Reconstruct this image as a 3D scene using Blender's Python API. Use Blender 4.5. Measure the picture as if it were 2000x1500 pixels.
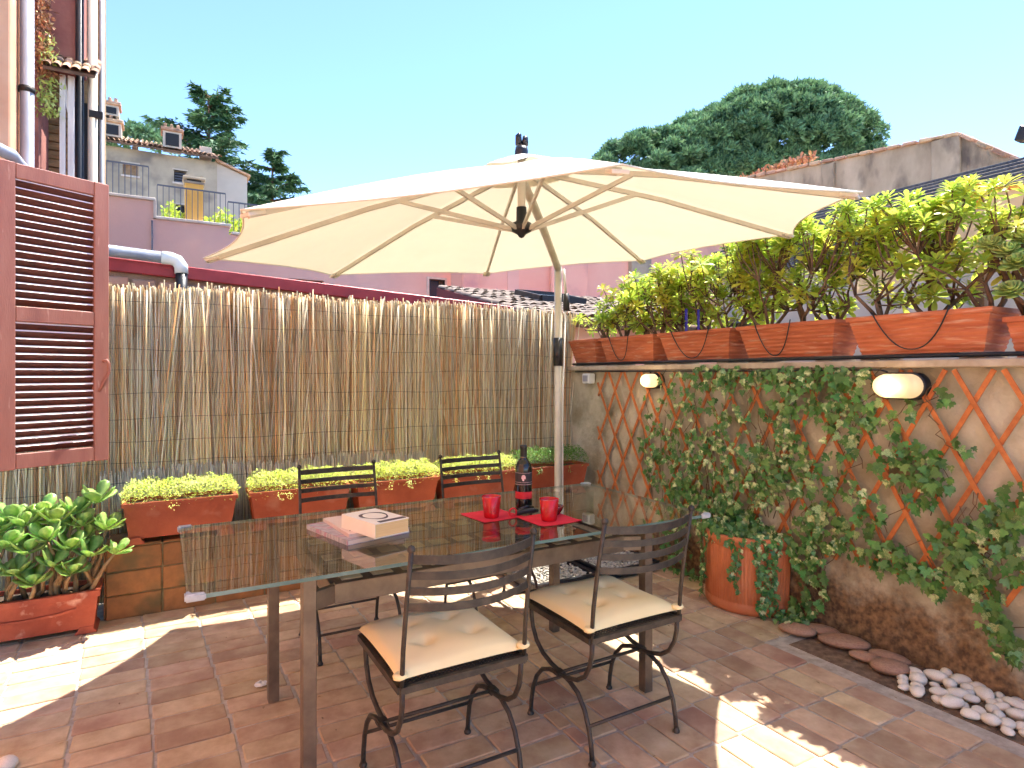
import bpy, bmesh, math, random
import numpy as np
from mathutils import Vector, Matrix, Quaternion

for o in list(bpy.data.objects):
    bpy.data.objects.remove(o, do_unlink=True)
S = bpy.context.scene
COL = S.collection
R = random.Random(7)
PI = math.pi

# ------------------------------------------------------------------ camera
cam = bpy.data.objects.new('camera', bpy.data.cameras.new('camera'))
COL.objects.link(cam)
cam.location = (0, 0, 1.345)
cam.rotation_euler = (math.radians(90), 0, math.radians(-29.7))
cam.data.sensor_width = 36
cam.data.lens = 21.6
cam.data.shift_y = -0.0095
cam.data.clip_start = 0.02
cam.data.clip_end = 3000
S.camera = cam

# ------------------------------------------------------------------ sky and sun
SUN = Vector((0.455, 0.165, 1.0)).normalized()
elev = math.asin(SUN.z)
W = bpy.data.worlds.new('World')
S.world = W
W.use_nodes = True
nt = W.node_tree
nt.nodes.clear()
sky = nt.nodes.new('ShaderNodeTexSky')
sky.sky_type = 'NISHITA'
sky.sun_disc = False
sky.sun_elevation = elev
sky.sun_rotation = math.atan2(SUN.x, SUN.y)
sky.altitude = 50
sky.air_density = 0.74
sky.dust_density = 0.0
sky.ozone_density = 5.0
bg = nt.nodes.new('ShaderNodeBackground')
bg.inputs['Strength'].default_value = 0.15
wo = nt.nodes.new('ShaderNodeOutputWorld')
nt.links.new(sky.outputs[0], bg.inputs['Color'])
nt.links.new(bg.outputs[0], wo.inputs['Surface'])
sd = bpy.data.lights.new('sun', 'SUN')
sd.energy = 4.1
sd.angle = math.radians(0.5)
sd.color = (1.0, 0.955, 0.88)
sun = bpy.data.objects.new('sun', sd)
COL.objects.link(sun)
sun.location = (5, 3, 12)
sun.rotation_euler = SUN.to_track_quat('Z', 'Y').to_euler()

V = S.view_settings
V.view_transform = 'Standard'
V.look = 'None'
V.gamma = 1.0
V.use_curve_mapping = False
V.exposure = 1.75
S.render.engine = 'CYCLES'
cy = S.cycles
cy.use_light_tree = False
cy.max_bounces = 6
cy.diffuse_bounces = 3
cy.glossy_bounces = 3
cy.transmission_bounces = 4
cy.transparent_max_bounces = 10
cy.use_adaptive_sampling = True
cy.adaptive_threshold = 0.03
cy.caustics_reflective = False
cy.caustics_refractive = False
cy.sample_clamp_indirect = 6.0
cy.use_denoising = True

# ------------------------------------------------------------------ helpers
def srgb(r, g, b):
    def f(c):
        c /= 255.0
        return c / 12.92 if c <= 0.04045 else ((c + 0.055) / 1.055) ** 2.4
    return (f(r), f(g), f(b))

MATS = {}
def mat(name, c1, c2=None, c3=None, scale=6.0, rough=0.75, bump=0.0, bscale=50.0, metal=0.0, rnd=0.0,
        trans=0.0, tcol=None, spec=0.5, stretch=(1, 1, 1), lo=0.35, hi=0.65, hue=0.0, streak=None, coat=0.0,
        detail=7.0, bdist=0.004, emit=None, estr=0.0, blotch=None):
    """Procedural material: noise ramp of two or three colours, per-object / per-island variation, bump."""
    if name in MATS:
        return MATS[name]
    m = bpy.data.materials.new(name)
    m.use_nodes = True
    n = m.node_tree.nodes
    L = m.node_tree.links.new
    n.clear()
    out = n.new('ShaderNodeOutputMaterial')
    p = n.new('ShaderNodeBsdfPrincipled')
    p.inputs['Roughness'].default_value = rough
    p.inputs['Metallic'].default_value = metal
    p.inputs['Specular IOR Level'].default_value = spec
    if coat:
        p.inputs['Coat Weight'].default_value = coat
        p.inputs['Coat Roughness'].default_value = 0.1
    tc = n.new('ShaderNodeTexCoord')
    oi = n.new('ShaderNodeObjectInfo')
    ge = n.new('ShaderNodeNewGeometry')
    add = n.new('ShaderNodeMath'); add.operation = 'ADD'
    L(oi.outputs['Random'], add.inputs[0]); L(ge.outputs['Random Per Island'], add.inputs[1])
    fr = n.new('ShaderNodeMath'); fr.operation = 'FRACT'
    L(add.outputs[0], fr.inputs[0])
    off = n.new('ShaderNodeVectorMath'); off.operation = 'MULTIPLY_ADD'
    L(tc.outputs['Object'], off.inputs[0])
    off.inputs[1].default_value = stretch
    cmb = n.new('ShaderNodeVectorMath'); cmb.operation = 'SCALE'
    cmb.inputs[0].default_value = (37.0, 91.0, 53.0)
    L(oi.outputs['Random'], cmb.inputs['Scale'])
    L(cmb.outputs[0], off.inputs[2])
    nz = n.new('ShaderNodeTexNoise')
    nz.inputs['Scale'].default_value = scale
    nz.inputs['Detail'].default_value = detail
    nz.inputs['Roughness'].default_value = 0.6
    L(off.outputs[0], nz.inputs['Vector'])
    ramp = n.new('ShaderNodeValToRGB')
    e = ramp.color_ramp.elements
    c2 = c2 or c1
    e[0].position = lo; e[0].color = (*c1, 1)
    e[1].position = hi; e[1].color = (*c2, 1)
    if c3:
        el = e.new(min(0.98, hi + (hi - lo) * 0.6)); el.color = (*c3, 1)
    L(nz.outputs['Fac'], ramp.inputs[0])
    col = ramp.outputs[0]
    if blotch:
        bc, bs, b0, b1 = blotch
        nb = n.new('ShaderNodeTexNoise'); nb.inputs['Scale'].default_value = bs; nb.inputs['Detail'].default_value = 5
        L(off.outputs[0], nb.inputs['Vector'])
        mr = n.new('ShaderNodeMapRange'); mr.inputs[1].default_value = b0; mr.inputs[2].default_value = b1
        L(nb.outputs['Fac'], mr.inputs[0])
        mx = n.new('ShaderNodeMix'); mx.data_type = 'RGBA'
        L(mr.outputs[0], mx.inputs[0]); L(col, mx.inputs[6]); mx.inputs[7].default_value = (*bc, 1)
        col = mx.outputs[2]
    if rnd or hue:
        hs = n.new('ShaderNodeHueSaturation')
        mr = n.new('ShaderNodeMapRange')
        mr.inputs[3].default_value = 1 - rnd; mr.inputs[4].default_value = 1 + rnd
        L(fr.outputs[0], mr.inputs[0]); L(mr.outputs[0], hs.inputs['Value'])
        if hue:
            m3 = n.new('ShaderNodeMath'); m3.operation = 'MULTIPLY'; m3.inputs[1].default_value = 7.13
            L(fr.outputs[0], m3.inputs[0])
            f2 = n.new('ShaderNodeMath'); f2.operation = 'FRACT'; L(m3.outputs[0], f2.inputs[0])
            m4 = n.new('ShaderNodeMapRange'); m4.inputs[3].default_value = 0.5 - hue; m4.inputs[4].default_value = 0.5 + hue
            L(f2.outputs[0], m4.inputs[0]); L(m4.outputs[0], hs.inputs['Hue'])
        L(col, hs.inputs['Color'])
        col = hs.outputs[0]
    L(col, p.inputs['Base Color'])
    if bump:
        nb = n.new('ShaderNodeTexNoise')
        nb.inputs['Scale'].default_value = bscale
        nb.inputs['Detail'].default_value = 8
        L(off.outputs[0], nb.inputs['Vector'])
        bp = n.new('ShaderNodeBump')
        bp.inputs['Strength'].default_value = bump
        bp.inputs['Distance'].default_value = bdist
        L(nb.outputs['Fac'], bp.inputs['Height'])
        L(bp.outputs[0], p.inputs['Normal'])
        # roughness follows the grain a little
        mr = n.new('ShaderNodeMapRange'); mr.inputs[3].default_value = max(0.03, rough - 0.12); mr.inputs[4].default_value = min(1, rough + 0.12)
        L(nb.outputs['Fac'], mr.inputs[0]); L(mr.outputs[0], p.inputs['Roughness'])
    if emit:
        p.inputs['Emission Color'].default_value = (*emit, 1)
        p.inputs['Emission Strength'].default_value = estr
    if trans:
        t = n.new('ShaderNodeBsdfTranslucent')
        if tcol:
            t.inputs['Color'].default_value = (*tcol, 1)
        else:
            L(col, t.inputs['Color'])
        ms = n.new('ShaderNodeMixShader'); ms.inputs[0].default_value = trans
        L(p.outputs[0], ms.inputs[1]); L(t.outputs[0], ms.inputs[2])
        L(ms.outputs[0], out.inputs['Surface'])
    else:
        L(p.outputs[0], out.inputs['Surface'])
    MATS[name] = m
    return m

def glass_mat(name, tint, ior, gloss_rough=0.0, body=0.0, gain=1.0):
    """Thin clear sheet: Fresnel mix of a tinted see-through and a mirror."""
    m = bpy.data.materials.new(name); m.use_nodes = True
    n = m.node_tree.nodes; L = m.node_tree.links.new; n.clear()
    out = n.new('ShaderNodeOutputMaterial')
    tr = n.new('ShaderNodeBsdfTransparent'); tr.inputs[0].default_value = (*tint, 1)
    gl = n.new('ShaderNodeBsdfGlossy'); gl.inputs['Roughness'].default_value = gloss_rough
    fr = n.new('ShaderNodeFresnel'); fr.inputs[0].default_value = ior
    mx = n.new('ShaderNodeMixShader')
    if gain != 1.0:
        mg = n.new('ShaderNodeMath'); mg.operation = 'MULTIPLY'; mg.use_clamp = True; mg.inputs[1].default_value = gain
        L(fr.outputs[0], mg.inputs[0]); L(mg.outputs[0], mx.inputs[0])
    else:
        L(fr.outputs[0], mx.inputs[0])
    if body:
        df = n.new('ShaderNodeBsdfDiffuse'); df.inputs[0].default_value = (*tint, 1)
        m2 = n.new('ShaderNodeMixShader'); m2.inputs[0].default_value = body
        L(tr.outputs[0], m2.inputs[1]); L(df.outputs[0], m2.inputs[2]); L(m2.outputs[0], mx.inputs[1])
    else:
        L(tr.outputs[0], mx.inputs[1])
    L(gl.outputs[0], mx.inputs[2]); L(mx.outputs[0], out.inputs['Surface'])
    return m

ORG = {}
def org(o):
    return ORG.get(o.name, Vector((0, 0, 0))) if o else Vector((0, 0, 0))

def tag(o, label=None, cat=None, group=None, kind=None):
    if label: o['label'] = label
    if cat: o['category'] = cat
    if group: o['group'] = group
    if kind: o['kind'] = kind
    return o

def thing(name, loc, label, cat, group=None, kind=None):
    o = bpy.data.objects.new(name, None)
    o.empty_display_size = 0.1
    COL.objects.link(o)
    o.location = loc
    ORG[o.name] = Vector(loc)
    return tag(o, label, cat, group, kind)

def link(name, me, parent=None, matrix=None, m=None):
    """Link a mesh as an object; matrix is in world space, the parent is never rotated."""
    o = bpy.data.objects.new(name, me)
    COL.objects.link(o)
    if m is not None and not me.materials:
        me.materials.append(m)
    if parent:
        o.parent = parent
    mw = matrix or Matrix.Identity(4)
    o.matrix_local = Matrix.Translation(-org(parent)) @ mw
    ORG[o.name] = mw.translation.copy() if matrix else Vector((0, 0, 0))
    return o

def frame(d, up=Vector((0, 0, 1))):
    d = Vector(d).normalized()
    if abs(d.dot(up)) > 0.98:
        up = Vector((1, 0, 0))
    a = d.cross(up).normalized()
    return a, a.cross(d).normalized()

class MB:
    def __init__(s):
        s.v = []; s.f = []; s.sm = []
    def add(s, vs, fs, smooth=False):
        k = len(s.v)
        s.v.extend([tuple(p) for p in vs])
        s.f.extend([tuple(i + k for i in f) for f in fs])
        s.sm.extend([smooth] * len(fs))
        return s
    def box(s, x0, x1, y0, y1, z0, z1):
        vs = [(x0, y0, z0), (x1, y0, z0), (x1, y1, z0), (x0, y1, z0), (x0, y0, z1), (x1, y0, z1), (x1, y1, z1), (x0, y1, z1)]
        return s.add(vs, [(0, 3, 2, 1), (4, 5, 6, 7), (0, 1, 5, 4), (1, 2, 6, 5), (2, 3, 7, 6), (3, 0, 4, 7)])
    def mbox(s, M4, sx, sy, sz):
        vs = [M4 @ Vector((x * sx / 2, y * sy / 2, z * sz / 2)) for z in (-1, 1) for x, y in ((-1, -1), (1, -1), (1, 1), (-1, 1))]
        return s.add(vs, [(0, 3, 2, 1), (4, 5, 6, 7), (0, 1, 5, 4), (1, 2, 6, 5), (2, 3, 7, 6), (3, 0, 4, 7)])
    def bar(s, a, b, w, h, up=Vector((0, 0, 1))):
        a = Vector(a); b = Vector(b); u, v = frame(b - a, up)
        vs = [q + u * i * w / 2 + v * j * h / 2 for q in (a, b) for i, j in ((-1, -1), (1, -1), (1, 1), (-1, 1))]
        return s.add(vs, [(0, 1, 2, 3), (7, 6, 5, 4), (0, 4, 5, 1), (1, 5, 6, 2), (2, 6, 7, 3), (3, 7, 4, 0)])
    def tube(s, pts, r, n=8, cap=True, flat=None):
        pts = [Vector(p) for p in pts]
        rs = r if isinstance(r, (list, tuple)) else [r] * len(pts)
        d0 = (pts[1] - pts[0]).normalized()
        u, v = frame(d0)
        vs = []
        for i, p in enumerate(pts):
            d = (pts[min(i + 1, len(pts) - 1)] - pts[max(i - 1, 0)])
            d = d.normalized() if d.length > 1e-9 else d0
            u = (u - d * u.dot(d)).normalized(); v = d.cross(u)
            for k in range(n):
                a = 2 * PI * k / n
                vs.append(p + u * math.cos(a) * rs[i] + v * math.sin(a) * rs[i])
        fs = []
        for i in range(len(pts) - 1):
            for k in range(n):
                k2 = (k + 1) % n
                fs.append((i * n + k, i * n + k2, (i + 1) * n + k2, (i + 1) * n + k))
        s.add(vs, fs, True)
        if cap:
            k = len(s.v) - len(vs)
            s.f.append(tuple(k + i for i in reversed(range(n)))); s.sm.append(False)
            s.f.append(tuple(k + (len(pts) - 1) * n + i for i in range(n))); s.sm.append(False)
        return s
    def lathe(s, prof, n=24, c=(0, 0, 0), fx=None, smooth=True):
        vs = []
        for r, z in prof:
            for k in range(n):
                a = 2 * PI * k / n
                rr = fx(r, z, a) if fx else r
                vs.append((c[0] + rr * math.cos(a), c[1] + rr * math.sin(a), c[2] + z))
        fs = []
        for i in range(len(prof) - 1):
            for k in range(n):
                k2 = (k + 1) % n
                fs.append((i * n + k, i * n + k2, (i + 1) * n + k2, (i + 1) * n + k))
        return s.add(vs, fs, smooth)
    def prism(s, poly, z0, z1):
        n = len(poly)
        vs = [(x, y, z0) for x, y in poly] + [(x, y, z1) for x, y in poly]
        fs = [tuple(reversed(range(n))), tuple(range(n, 2 * n))] + [(i, (i + 1) % n, n + (i + 1) % n, n + i) for i in range(n)]
        return s.add(vs, fs)
    def extr(s, poly, axis, a0, a1):
        """extrude a 2-D polygon along world axis 'x' (poly = y,z) or 'y' (poly = x,z)"""
        n = len(poly)
        g = (lambda p, a: (a, p[0], p[1])) if axis == 'x' else (lambda p, a: (p[0], a, p[1]))
        vs = [g(p, a0) for p in poly] + [g(p, a1) for p in poly]
        fs = [tuple(range(n)), tuple(reversed(range(n, 2 * n)))] + [((i + 1) % n, i, n + i, n + (i + 1) % n) for i in range(n)]
        return s.add(vs, fs)
    def mesh(s, name, m=None, bevel=0.0, seg=1, fix=True):
        me = bpy.data.meshes.new(name)
        me.from_pydata(s.v, [], s.f)
        if any(s.sm):
            me.polygons.foreach_set('use_smooth', s.sm)
        if bevel or fix:
            bm = bmesh.new(); bm.from_mesh(me)
            if bevel:
                bmesh.ops.bevel(bm, geom=list(bm.edges), offset=bevel, segments=seg, affect='EDGES', clamp_overlap=True)
            if fix:
                bmesh.ops.recalc_face_normals(bm, faces=bm.faces)
            bm.to_mesh(me); bm.free()
        if m: me.materials.append(m)
        return me
    def build(s, name, m, parent=None, bevel=0.0, seg=1, fix=True):
        o0 = org(parent)
        if o0.length: s.v = [(x - o0.x, y - o0.y, z - o0.z) for x, y, z in s.v]
        me = s.mesh(name, m, bevel, seg, fix)
        o = bpy.data.objects.new(name, me)
        COL.objects.link(o)
        if parent:
            o.parent = parent
        ORG[o.name] = o0
        return o

def np_mesh(name, V_, F_, m, smooth=False):
    """big triangle/quad soup from numpy arrays (V: n,3  F: m,k)"""
    me = bpy.data.meshes.new(name)
    k = F_.shape[1]
    me.vertices.add(len(V_)); me.vertices.foreach_set('co', np.asarray(V_, np.float32).ravel())
    me.loops.add(F_.size); me.loops.foreach_set('vertex_index', F_.astype(np.int32).ravel())
    me.polygons.add(len(F_)); me.polygons.foreach_set('loop_start', np.arange(0, F_.size, k, dtype=np.int32))
    me.polygons.foreach_set('loop_total', np.full(len(F_), k, np.int32))
    if smooth: me.polygons.foreach_set('use_smooth', np.ones(len(F_), bool))
    me.update(calc_edges=True); me.validate()
    if m: me.materials.append(m)
    return me

def copy_tree(o, loc, rz=0.0):
    r = o.copy(); COL.objects.link(r); r.location = loc; r.rotation_euler = (0, 0, rz)
    ORG[r.name] = Vector(loc)
    for c in o.children:
        d = c.copy(); COL.objects.link(d); d.parent = r
        for g in c.children:
            h = g.copy(); COL.objects.link(h); h.parent = d
    return r

def soup(tv, tf, mats4):
    """replicate a template (numpy verts, faces) by a list of 4x4 numpy matrices"""
    tv = np.asarray(tv, float); tf = np.asarray(tf, int)
    A = np.asarray(mats4)
    hv = np.c_[tv, np.ones(len(tv))]
    Vv = np.einsum('nij,kj->nki', A, hv)[..., :3].reshape(-1, 3)
    Ff = (tf[None] + (np.arange(len(A)) * len(tv))[:, None, None]).reshape(-1, tf.shape[1])
    return Vv, Ff

def basis(pos, d, nrm, s, w=1.0):
    """matrix: local +Y along d, local +Z near nrm, uniform scale s (w = width factor)"""
    d = Vector(d).normalized(); nrm = Vector(nrm)
    x = d.cross(nrm)
    if x.length < 1e-5: x = d.cross(Vector((0.3, 0.5, 0.81)))
    x.normalize(); z = x.cross(d)
    return Matrix(((x.x * s * w, d.x * s, z.x * s, pos[0]), (x.y * s * w, d.y * s, z.y * s, pos[1]), (x.z * s * w, d.z * s, z.z * s, pos[2]), (0, 0, 0, 1)))

def rv(s=1.0):
    return Vector((R.gauss(0, s), R.gauss(0, s), R.gauss(0, s)))

# ------------------------------------------------------------------ palette
M_TILE = mat('terracotta_floor_tile', srgb(184, 150, 116), srgb(214, 186, 148), srgb(226, 204, 172), scale=9, rough=0.72, bump=0.35, bscale=70, rnd=0.17, hue=0.012, blotch=(srgb(158, 116, 90), 3.0, 0.52, 0.78))
M_GROUT = mat('floor_grout', srgb(166, 152, 134), srgb(204, 192, 172), scale=20, rough=0.95, bump=0.4)
M_MOSS = mat('bench_tile', srgb(122, 84, 44), srgb(170, 112, 62), srgb(110, 92, 50), scale=7, rough=0.7, bump=0.3, rnd=0.15, blotch=(srgb(84, 80, 46), 5.0, 0.5, 0.75))
M_BGROUT = mat('bench_grout', srgb(110, 100, 66), srgb(150, 138, 100), scale=12, rough=0.95, bump=0.4)
M_PLANTER = mat('terracotta_planter', srgb(152, 72, 44), srgb(180, 92, 58), scale=5, rough=0.7, bump=0.3, bscale=90, rnd=0.08, blotch=(srgb(196, 142, 114), 6.0, 0.58, 0.85))
M_PLANT_RIB = mat('ribbed_terracotta', srgb(170, 88, 54), srgb(200, 116, 76), srgb(192, 130, 100), scale=4, stretch=(1, 1, 9), rough=0.7, bump=0.25, bscale=60, rnd=0.06, blotch=(srgb(214, 176, 148), 7.0, 0.56, 0.8))
M_OLDPOT = mat('worn_terracotta', srgb(150, 64, 40), srgb(186, 90, 60), scale=6, rough=0.7, bump=0.35, blotch=(srgb(214, 160, 136), 14.0, 0.62, 0.78))
M_POT = mat('fluted_pot_terracotta', srgb(196, 106, 60), srgb(218, 132, 84), scale=5, rough=0.65, bump=0.2, blotch=(srgb(220, 150, 110), 6.0, 0.6, 0.85))
M_SOIL = mat('potting_soil', srgb(58, 44, 34), srgb(88, 70, 54), scale=40, rough=1, bump=0.8)
M_IRON = mat('brown_iron', srgb(54, 49, 44), srgb(78, 70, 61), scale=30, rough=0.5, metal=0.35, bump=0.15, bscale=160, bdist=0.002)
M_TABLE = mat('bronze_painted_metal', srgb(104, 90, 76), srgb(128, 112, 94), scale=14, rough=0.42, metal=0.45, bump=0.1, bscale=200, bdist=0.001)
M_INLAY = mat('cream_stone_inlay', srgb(214, 196, 150), srgb(236, 222, 184), scale=18, rough=0.6, rnd=0.12)
M_CUSH = mat('beige_cotton', srgb(240, 222, 168), srgb(245, 229, 180), scale=2, rough=0.95, bump=0.3, bscale=420, spec=0.1, bdist=0.001)
M_SHUT = mat('red_brown_shutter_paint', srgb(148, 94, 80), srgb(164, 110, 94), srgb(182, 132, 114), scale=5, stretch=(3, 3, 0.6), rough=0.6, bump=0.2, bscale=80, blotch=(srgb(196, 150, 132), 16, 0.66, 0.8))
M_SLAT = mat('shaded_slat_paint', srgb(84, 40, 28), srgb(100, 52, 38), scale=7, rough=0.4, bump=0.1, rnd=0.10)  # shutter paint darkened: the shade on the louvres is put into the colour
M_REED = mat('dry_reed', srgb(248, 230, 188), srgb(254, 246, 224), srgb(238, 208, 160), scale=3, stretch=(6, 6, 1), rough=0.6, rnd=0.28, hue=0.014, trans=0.55)
M_REED2 = mat('grey_reed', srgb(232, 220, 192), srgb(252, 246, 230), srgb(212, 180, 142), scale=3, stretch=(6, 6, 1), rough=0.65, rnd=0.32, hue=0.014, trans=0.55)
M_REED3 = mat('brown_reed', srgb(220, 180, 130), srgb(238, 206, 160), srgb(204, 156, 112), scale=3, stretch=(6, 6, 1), rough=0.65, rnd=0.34, hue=0.012, trans=0.55)
M_WIRE = mat('dark_wire', srgb(52, 46, 42), rough=0.6, metal=0.5)
M_WALL = mat('stained_plaster', srgb(162, 152, 126), srgb(206, 197, 172), srgb(218, 210, 190), scale=3.5, rough=0.95, bump=0.8, bscale=26, bdist=0.012, blotch=(srgb(132, 118, 84), 4.5, 0.54, 0.78))
def damp(m, col, col2):
    """rising damp: a ragged dark stain along the foot of the wall"""
    n = m.node_tree.nodes; L = m.node_tree.links.new
    p = next(x for x in n if x.type == 'BSDF_PRINCIPLED')
    src = p.inputs['Base Color'].links[0].from_socket
    tc = n.new('ShaderNodeTexCoord'); sx = n.new('ShaderNodeSeparateXYZ'); L(tc.outputs['Object'], sx.inputs[0])
    nz = n.new('ShaderNodeTexNoise'); nz.inputs['Scale'].default_value = 3.2; nz.inputs['Detail'].default_value = 9; nz.inputs['Roughness'].default_value = .65
    L(tc.outputs['Object'], nz.inputs['Vector'])
    ma = n.new('ShaderNodeMath'); ma.operation = 'MULTIPLY_ADD'; ma.inputs[1].default_value = 1.1; L(nz.outputs['Fac'], ma.inputs[0]); L(sx.outputs['Z'], ma.inputs[2])
    mr = n.new('ShaderNodeMapRange'); mr.inputs[1].default_value = .98; mr.inputs[2].default_value = .66; mr.interpolation_type = 'SMOOTHSTEP'
    L(ma.outputs[0], mr.inputs[0])
    n2 = n.new('ShaderNodeTexNoise'); n2.inputs['Scale'].default_value = 38; n2.inputs['Detail'].default_value = 6; L(tc.outputs['Object'], n2.inputs['Vector'])
    cr = n.new('ShaderNodeValToRGB'); cr.color_ramp.elements[0].position = .35; cr.color_ramp.elements[1].position = .7
    cr.color_ramp.elements[0].color = (*col, 1); cr.color_ramp.elements[1].color = (*col2, 1); L(n2.outputs['Fac'], cr.inputs[0])
    mx = n.new('ShaderNodeMix'); mx.data_type = 'RGBA'; L(mr.outputs[0], mx.inputs[0]); L(src, mx.inputs[6]); L(cr.outputs[0], mx.inputs[7])
    L(mx.outputs[2], p.inputs['Base Color'])
damp(M_WALL, srgb(86, 64, 44), srgb(150, 116, 78))
M_LEDGE = mat('concrete_ledge', srgb(168, 150, 126), srgb(196, 182, 160), scale=9, rough=0.9, bump=0.5, bscale=60)
M_TRELLIS = mat('orange_stained_wood', srgb(172, 94, 44), srgb(202, 120, 62), scale=8, stretch=(3, 3, 3), rough=0.6, bump=0.15, rnd=0.12)
M_BLACK = mat('black_plastic', srgb(26, 26, 30), srgb(36, 36, 40), scale=20, rough=0.4)
M_CREAMPAINT = mat('champagne_powder_coat', srgb(196, 190, 176), srgb(210, 204, 190), scale=10, rough=0.4, metal=0.1)
M_CANOPY = mat('ecru_canopy_cloth', (0.80, 0.77, 0.70), (0.84, 0.81, 0.74), scale=3, rough=0.9, spec=0.1, trans=0.25, tcol=(0.80, 0.68, 0.46), bump=0.30, bscale=7, bdist=0.012, blotch=((0.74, 0.70, 0.61), 2.2, 0.5, 0.85))
M_WHITEPL = mat('white_plastic', srgb(226, 226, 220), rough=0.4)
M_GREYPIPE = mat('grey_zinc_pipe', srgb(150, 152, 160), srgb(176, 178, 186), scale=6, stretch=(1, 1, 0.3), rough=0.5, metal=0.2)
M_STONEB = mat('brown_river_stone', srgb(150, 112, 88), srgb(178, 140, 112), scale=8, rough=0.6, bump=0.15, rnd=0.1)
M_PEBBLE = mat('white_pebble', srgb(224, 212, 188), srgb(242, 234, 216), scale=12, rough=0.55, bump=0.1, rnd=0.07)
M_GRAVEL = mat('pale_gravel', srgb(196, 186, 170), srgb(228, 220, 206), scale=40, rough=0.9, rnd=0.2)
M_SHRUB = mat('shrub_leaf', srgb(178, 200, 70), srgb(206, 218, 96), scale=4, rough=0.4, rnd=0.22, hue=0.028, trans=0.5)
M_SHRUBY = mat('yellow_shrub_leaf', srgb(214, 206, 74), srgb(222, 220, 100), scale=4, rough=0.4, rnd=0.2, hue=0.02, trans=0.5)
M_AEON = mat('aeonium_leaf', srgb(180, 208, 100), srgb(216, 226, 140), scale=6, rough=0.4, rnd=0.2, hue=0.02, trans=0.25)
M_BARK = mat('brown_stem', srgb(92, 68, 52), srgb(126, 98, 76), scale=14, rough=0.9, bump=0.5)
M_SUCC = mat('jade_leaf', srgb(156, 198, 108), srgb(200, 226, 134), srgb(216, 234, 150), scale=4, rough=0.32, rnd=0.25, hue=0.025, trans=0.4)
M_SUCCST = mat('jade_stem', srgb(140, 106, 70), srgb(172, 140, 98), scale=20, rough=0.8, bump=0.5)
M_SEDUM = mat('sedum_leaf', srgb(216, 232, 104), srgb(238, 246, 154), scale=9, rough=0.5, rnd=0.25, hue=0.02, trans=0.45)
M_SEDUMG = mat('green_sedum_leaf', srgb(96, 140, 60), srgb(140, 180, 84), scale=9, rough=0.5, rnd=0.25, hue=0.02, trans=0.3)
M_IVY = mat('ivy_leaf', srgb(72, 116, 58), srgb(108, 152, 76), scale=22, rough=0.4, rnd=0.30, hue=0.025, trans=0.2)
M_IVYV = mat('variegated_ivy_leaf', srgb(96, 140, 72), srgb(216, 220, 160), scale=26, lo=0.47, hi=0.60, rough=0.4, rnd=0.2, hue=0.02, trans=0.2)
M_VINE = mat('ivy_vine', srgb(94, 72, 50), srgb(122, 98, 66), scale=30, rough=0.9)
M_PINK = mat('pink_stucco', srgb(232, 180, 164), srgb(240, 194, 176), srgb(244, 202, 186), scale=1.2, rough=0.95, bump=0.3, bscale=40, blotch=(srgb(216, 174, 166), 0.8, 0.5, 0.7))
M_PINKR = mat('salmon_stucco', srgb(236, 172, 152), srgb(244, 188, 166), scale=0.9, rough=0.95, bump=0.3, bscale=40, blotch=(srgb(206, 150, 144), 1.3, 0.55, 0.7))
M_COPING = mat('pale_stone_coping', srgb(200, 184, 172), srgb(222, 208, 196), scale=6, rough=0.9, bump=0.3)
M_GREYW = mat('grey_stained_stucco', srgb(164, 148, 128), srgb(192, 176, 152), srgb(206, 176, 138), scale=1.1, rough=0.95, bump=0.4, bscale=12, blotch=(srgb(128, 118, 110), 1.6, 0.52, 0.72))
M_GREYW2 = mat('pale_grey_stucco', srgb(190, 176, 160), srgb(206, 192, 176), scale=1.0, rough=0.95)
M_ROOFT = mat('old_clay_roof_tile', srgb(176, 134, 104), srgb(206, 168, 136), srgb(150, 120, 100), scale=7, rough=0.9, rnd=0.25, hue=0.012, bump=0.3, blotch=(srgb(120, 110, 100), 9, 0.6, 0.8))
M_ROOFG = mat('grey_clay_roof_tile', srgb(120, 104, 92), srgb(154, 136, 120), srgb(104, 92, 86), scale=7, rough=0.9, rnd=0.25, bump=0.3)
M_ROOFD = mat('dark_slate_course', srgb(70, 68, 72), srgb(98, 96, 100), scale=8, stretch=(1, 3, 1), rough=0.7, rnd=0.2, bump=0.3)
M_DARKOP = mat('dark_opening', srgb(24, 22, 26), rough=0.6)
M_WGLASS = mat('window_glass', srgb(40, 52, 76), rough=0.08)
M_YELLOW = mat('yellow_ochre_paint', srgb(222, 168, 84), srgb(234, 186, 104), scale=3, rough=0.9)
M_RAIL = mat('grey_iron_rail', srgb(96, 98, 112), rough=0.6, metal=0.3)
M_REDMET = mat('red_painted_metal', srgb(142, 36, 40), srgb(166, 52, 54), scale=4, rough=0.45, metal=0.2)
M_OLDBRICK = mat('old_masonry', srgb(150, 118, 96), srgb(180, 140, 112), srgb(166, 96, 76), scale=9, rough=0.95, bump=0.9, bscale=30, bdist=0.02)
M_ORANGEW = mat('orange_stucco', srgb(222, 150, 112), srgb(236, 176, 140), scale=1.5, rough=0.95, bump=0.3, blotch=(srgb(236, 206, 186), 2.0, 0.55, 0.75))
M_REDPL = mat('weathered_red_plaster', srgb(150, 92, 82), srgb(176, 116, 102), srgb(130, 84, 80), scale=3, rough=0.95, bump=0.5, bscale=20, bdist=0.01)
M_OCHRE = mat('ochre_brickwork', srgb(150, 122, 84), srgb(184, 152, 110), scale=6, stretch=(1, 1, 4), rough=0.95, bump=0.7, bscale=22, bdist=0.015)
M_WOODW = mat('peeling_white_post', srgb(216, 208, 200), srgb(236, 230, 222), srgb(176, 160, 144), scale=7, stretch=(4, 4, 0.5), rough=0.8, bump=0.3)
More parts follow.
